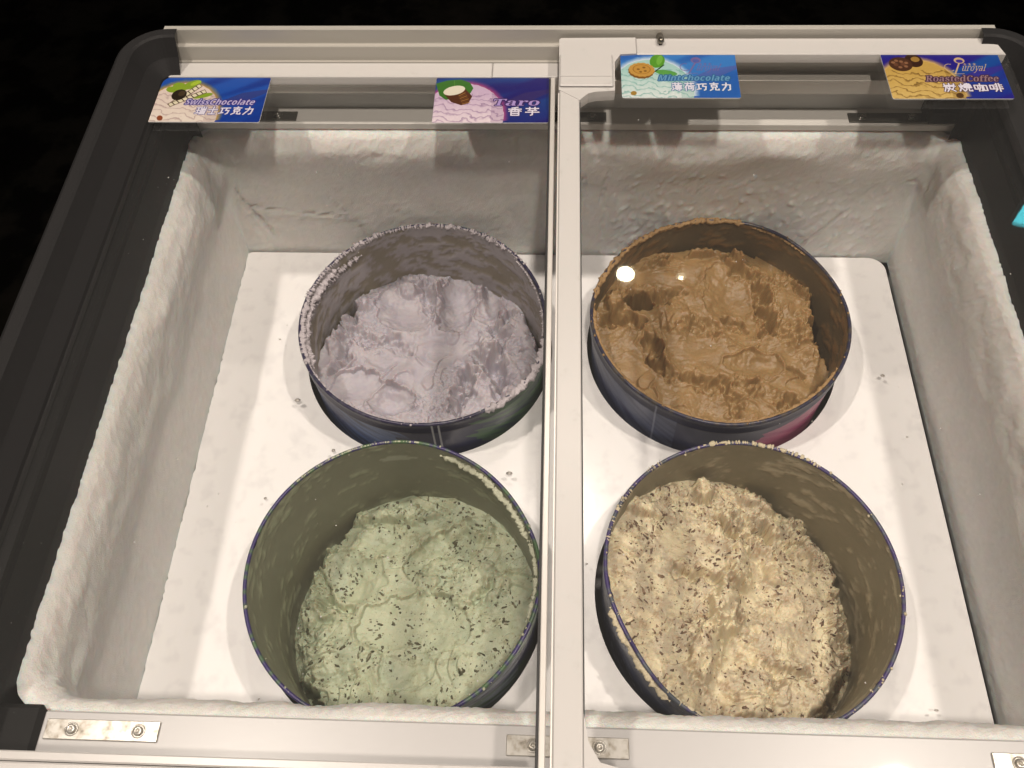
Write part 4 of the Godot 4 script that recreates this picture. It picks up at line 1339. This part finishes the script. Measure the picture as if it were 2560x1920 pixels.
func card_image(k: int) -> ImageTexture:
	var im := Image.create(CW, CH, false, Image.FORMAT_RGB8)
	var n := noise(400 + k, 0.004, 2)
	var n2 := noise(410 + k, 0.02, 3)
	var blue: Color = [Color("123a9a"), Color("231c74"), Color("2a66bd"), Color("2a1f8e")][k]
	var blue2: Color = [Color("1f56b8"), Color("1c4a92"), Color("3f86d6"), Color("1b4fa6")][k]
	var dim: Color = [Color("3a3f86"), Color("3d2f6e"), Color("5a68b4"), Color("43309a")][k]
	var halo: Color = [Color("c8a050"), Color("b04a86"), Color("e8f4ff"), Color("e8c070")][k]
	var cream: Color = [Color("efdcd0"), Color("d9bfdc"), Color("b4dfd8"), Color("d2ac58")][k]
	var pale: Color = [Color("fbeee0"), Color("fbeaf2"), Color("eef8f6"), Color("e6c476")][k]
	var dark: Color = [Color("b39a98"), Color("a284a8"), Color("7fb8b0"), Color("7f5f2c")][k]
	var mid := Vector2(0.26, 0.86)
	for y in CH:
		for x in CW:
			var u := float(x) / CW
			var v := float(y) / CH
			var s := u * 0.9 + v * 1.0
			var sheen := smoothstep(0.0, 0.5, n.get_noise_2d(s * 420.0, (u - v) * 60.0) + 0.22)
			var c := blue.lerp(blue2, sheen * clampf(1.3 - v, 0, 1))
			# slanting petals behind the name
			var pet := absf(v - 0.62 + (u - 0.58) * 0.75)
			if u > 0.60 and pet < 0.12 * (1.0 - absf(u - 0.78) * 3.0):
				c = c.lerp(dim, 0.75)
			var q := Vector2((u - mid.x) / 0.36, (v - mid.y) / 0.74)
			var d := q.length() + 0.015 * n2.get_noise_2d(x * 1.6, y * 1.6)
			if d < 1.12 and v < 0.96:
				c = c.lerp(halo, clampf((1.12 - d) / 0.14, 0, 1))
			if d < 0.98:
				var wave := v * 13.0 - u * 4.0 + 1.1 * n2.get_noise_2d(x * 0.7, y * 0.7) + 0.4 * sin(u * 30.0)
				var rip := fposmod(wave, 1.6)
				c = cream.lerp(pale, clampf((v - 0.35) * 1.6 + 0.25 * n2.get_noise_2d(x * 2.0, y), 0, 1))
				if v > 0.36 and rip < 0.5:
					c = c.lerp(dark, 0.9 * (1.0 - rip / 0.5))
				if u > 0.50:
					c = c.lerp(dark, 0.3)
			im.set_pixel(x, y, c)
	var w := Vector2(CW, CH)
	match k:
		0:
			for l in [[0.20, 0.22, 0.075, 0.09, 0.5], [0.30, 0.17, 0.09, 0.085, -0.6], [0.14, 0.28, 0.06, 0.07, 0.2], [0.43, 0.42, 0.09, 0.05, -0.3]]:
				oval(im, Vector2(l[0], l[1]) * w, l[2] * CW, l[3] * CH, l[4], Color("8fae2c"))
			oval(im, Vector2(0.33, 0.13) * w, 0.05 * CW, 0.04 * CH, -0.6, Color("b4cf3c"))
			for b in [[0.17, 0.62, 0.37, 0.20], [0.17, 0.62, 0.43, 0.33]]:
				var p0 := Vector2(b[0], b[1]) * w
				var p1 := Vector2(b[2], b[3]) * w
				line(im, [p0, p1], 28, Color("6a5444"))
				line(im, [p0, p1], 20, Color("f2e8c8"))
				for s in 7:
					var p := p0.lerp(p1, (s + 0.6) / 7.0)
					line(im, [p + Vector2(-8, -6), p + Vector2(6, 8)], 5, Color("4a382a"))
			oval(im, Vector2(0.215, 0.40) * w, 0.065 * CW, 0.125 * CH, 0.4, Color("2c2115"))
			oval(im, Vector2(0.235, 0.37) * w, 0.03 * CW, 0.06 * CH, 0.4, Color("4a3a24"))
			oval(im, Vector2(0.115, 0.92) * w, 0.025 * CW, 0.06 * CH, -0.4, Color("9a5030"))
		1:
			fill(im, PackedVector2Array([Vector2(0.0, 0.13) * w, Vector2(0.10, 0.06) * w, Vector2(0.22, 0.04) * w, Vector2(0.30, 0.11) * w, Vector2(0.335, 0.24) * w, Vector2(0.31, 0.36) * w, Vector2(0.2, 0.46) * w, Vector2(0.10, 0.50) * w, Vector2(0.04, 0.40) * w]), Color("3f7a2a"))
			line(im, [Vector2(0.16, 0.06) * w, Vector2(0.17, 0.25) * w], 3, Color("63983e"))
			fill(im, PackedVector2Array([Vector2(0.08, 0.37) * w, Vector2(0.25, 0.22) * w, Vector2(0.33, 0.42) * w, Vector2(0.30, 0.58) * w, Vector2(0.24, 0.62) * w, Vector2(0.15, 0.55) * w]), Color("5a3018"))
			for s in 9:
				line(im, [Vector2(0.25 + 0.008 * s, 0.27 + 0.035 * s) * w, Vector2(0.20 + 0.006 * s, 0.35 + 0.03 * s) * w], 4, Color("b08040") if s % 2 == 0 else Color("7a4c22"))
			oval(im, Vector2(0.167, 0.29) * w, 0.098 * CW, 0.10 * CH, -0.35, Color("f4ecd8"))
		2:
			oval(im, Vector2(0.32, 0.17) * w, 0.065 * CW, 0.16 * CH, 0.25, Color("5ea52e"))
			oval(im, Vector2(0.34, 0.15) * w, 0.025 * CW, 0.11 * CH, 0.25, Color("7bbf48"))
			oval(im, Vector2(0.39, 0.44) * w, 0.095 * CW, 0.06 * CH, 0.2, Color("62ab50"))
			line(im, [Vector2(0.29, 0.42) * w, Vector2(0.375, 0.26) * w], 6, Color("1d3a22"))
			oval(im, Vector2(0.175, 0.40) * w, 0.112 * CW, 0.175 * CH, 0.1, Color("8a5c20"), 0.03)
			oval(im, Vector2(0.18, 0.37) * w, 0.112 * CW, 0.16 * CH, 0.1, Color("d2a04c"), 0.05)
			oval(im, Vector2(0.18, 0.36) * w, 0.078 * CW, 0.11 * CH, 0.1, Color("a87428"))
			oval(im, Vector2(0.18, 0.36) * w, 0.070 * CW, 0.10 * CH, 0.1, Color("cf9c46"))
			for s in [[0.15, 0.36], [0.20, 0.32], [0.21, 0.40], [0.17, 0.42]]:
				oval(im, Vector2(s[0], s[1]) * w, 7, 6, 0.0, Color("8f6424"))
			oval(im, Vector2(0.10, 0.90) * w, 0.025 * CW, 0.05 * CH, 0.5, Color("b08a3c"))
		3:
			oval(im, Vector2(0.27, 0.15) * w, 0.075 * CW, 0.15 * CH, -0.2, Color("3c2014"))
			oval(im, Vector2(0.285, 0.12) * w, 0.038 * CW, 0.06 * CH, -0.2, Color("a8823e"))
			oval(im, Vector2(0.15, 0.23) * w, 0.10 * CW, 0.16 * CH, 0.2, Color("50301e"))
			for s in [[0.09, 0.19], [0.12, 0.15], [0.16, 0.17], [0.20, 0.2], [0.19, 0.28], [0.14, 0.3]]:
				oval(im, Vector2(s[0], s[1]) * w, 9, 8, 0.3, Color("94684a"))
			for s in [[0.11, 0.24], [0.17, 0.23]]:
				oval(im, Vector2(s[0], s[1]) * w, 10, 12, 0.3, Color("6e4630"))
			oval(im, Vector2(0.56, 0.93) * w, 0.03 * CW, 0.06 * CH, 0.6, Color("5a3c1c"))
	# brand lettering, faint on the blue cards and gold on the coffee card
	var gold: Color = [Color("2c3c84"), Color("3a2e72"), Color("7f6ea8"), Color("d8b890")][k]
	if k >= 2:
		oval(im, Vector2(0.655, 0.15) * w, 0.045 * CW, 0.07 * CH, 0.0, gold)
		oval(im, Vector2(0.655, 0.165) * w, 0.030 * CW, 0.04 * CH, 0.0, dim)
		for s in 20:
			var a := 1.2 + 4.2 * s / 19.0
			oval(im, Vector2(0.555, 0.31) * w + Vector2(cos(a) * 22, -sin(a) * 24), 2.4, 2.4, 0.0, gold)
		line(im, [Vector2(0.645, 0.22) * w, Vector2(0.585, 0.45) * w], 7, gold)
		line(im, [Vector2(0.56, 0.455) * w, Vector2(0.66, 0.45) * w], 3, gold)
		latin(im, "uroyal", true, Rect2(0.655 * CW, 0.235 * CH, 0.20 * CW, 0.20 * CH), gold, 0.45, 0.0, false)
		for s in 3:
			hanzi(im, "士", Rect2((0.675 + 0.04 * s) * CW, 0.21 * CH, 18, 15), 2.5, gold, 0.0)
	var names := ["SwissChocolate", "Taro", "MintChocolate", "RoastedCoffee"]
	var rects := [Rect2(0.30, 0.485, 0.615, 0.135), Rect2(0.515, 0.485, 0.405, 0.145), Rect2(0.325, 0.485, 0.605, 0.135), Rect2(0.325, 0.485, 0.605, 0.14)]
	var tint: Color = [Color("cfc4ea"), Color("b9a0e0"), Color("6fa6d0"), Color("a08088")][k]
	var rim: Color = [Color("39308a"), Color("3a1f5e"), Color("2d6aa2"), Color("4a2a44")][k]
	var r := Rect2(rects[k].position * w, rects[k].size * w)
	latin(im, names[k], k == 1 or k == 3, r, rim, 0.25, 5.0, true)
	latin(im, names[k], k == 1 or k == 3, r, tint, 0.25, 0.0, true)
	var zh := ["瑞士巧克力", "香芋", "薄荷巧克力", "炭燒咖啡"]
	var zr := [Rect2(0.405, 0.66, 0.53, 0.18), Rect2(0.635, 0.66, 0.30, 0.19), Rect2(0.42, 0.66, 0.525, 0.185), Rect2(0.435, 0.66, 0.515, 0.19)]
	r = Rect2(zr[k].position * w, zr[k].size * w)
	hanzi(im, zh[k], r, 13.0, rim, 0.12 if k == 0 else 0.0)
	hanzi(im, zh[k], r, 7.0, Color("f4f0ff"), 0.12 if k == 0 else 0.0)
	im.generate_mipmaps()
	return ImageTexture.create_from_image(im)


func cards() -> void:
	var spots := [[Vector2(-0.2962, -0.6158), 0.2198, -0.2], [Vector2(-0.0535, -0.6160), 0.2198, 0.4], [Vector2(0.1022, -0.6207), 0.2413, 0.0], [Vector2(0.3175, -0.6203), 0.2413, 0.3]]
	var labels := ["blue flavour card reading SwissChocolate with wafer rolls and a leaf", "purple flavour card reading Taro with a cut taro root on a leaf", "bright blue flavour card reading MintChocolate with a round biscuit and mint leaves", "indigo and gold flavour card reading RoastedCoffee with two dark truffles"]
	for k in 4:
		var hx := 0.0486 if k < 2 else 0.0477
		var hz := 0.0282 if k < 2 else 0.0274
		var out := PackedVector2Array()
		var cut := 0.0018
		for c in [[1, 1, 0.0], [-1, 1, 0.5], [-1, -1, 1.0], [1, -1, 1.5]]:
			for q in 5:
				var a: float = PI * (c[2] + 0.125 * q)
				out.append(Vector2(c[0] * (hx - cut), c[1] * (hz - cut)) + Vector2(cos(a), sin(a)) * cut)
		var v := PackedVector3Array([Vector3(0, 0.0007, 0)])
		var uvs := PackedVector2Array([Vector2(0.5, 0.5)])
		for p in out:
			v.append(Vector3(p.x, 0.0007, p.y))
			uvs.append(Vector2(p.x / hx * 0.5 + 0.5, p.y / hz * 0.5 + 0.5))
		var idx := PackedInt32Array()
		for i in out.size():
			idx.append_array([0, 1 + i, 1 + (i + 1) % out.size()])
		var m := mat(Color.WHITE, 0.35)
		m.albedo_texture = card_image(k)
		m.albedo_color = Color(0.76, 0.76, 0.76)
		var o := thing("flavour_card", labels[k], "card", Vector3(spots[k][0].x, spots[k][1], spots[k][0].y), "flavour cards along the back of the lids")
		o.rotation.y = deg_to_rad(spots[k][2])
		part("printed_face", indexed(v, idx, PackedColorArray(), uvs), m, o)
		part("card_back", plate(out, 0.0, 0.0006), mat(Color(0.7, 0.7, 0.7), 0.5), o)
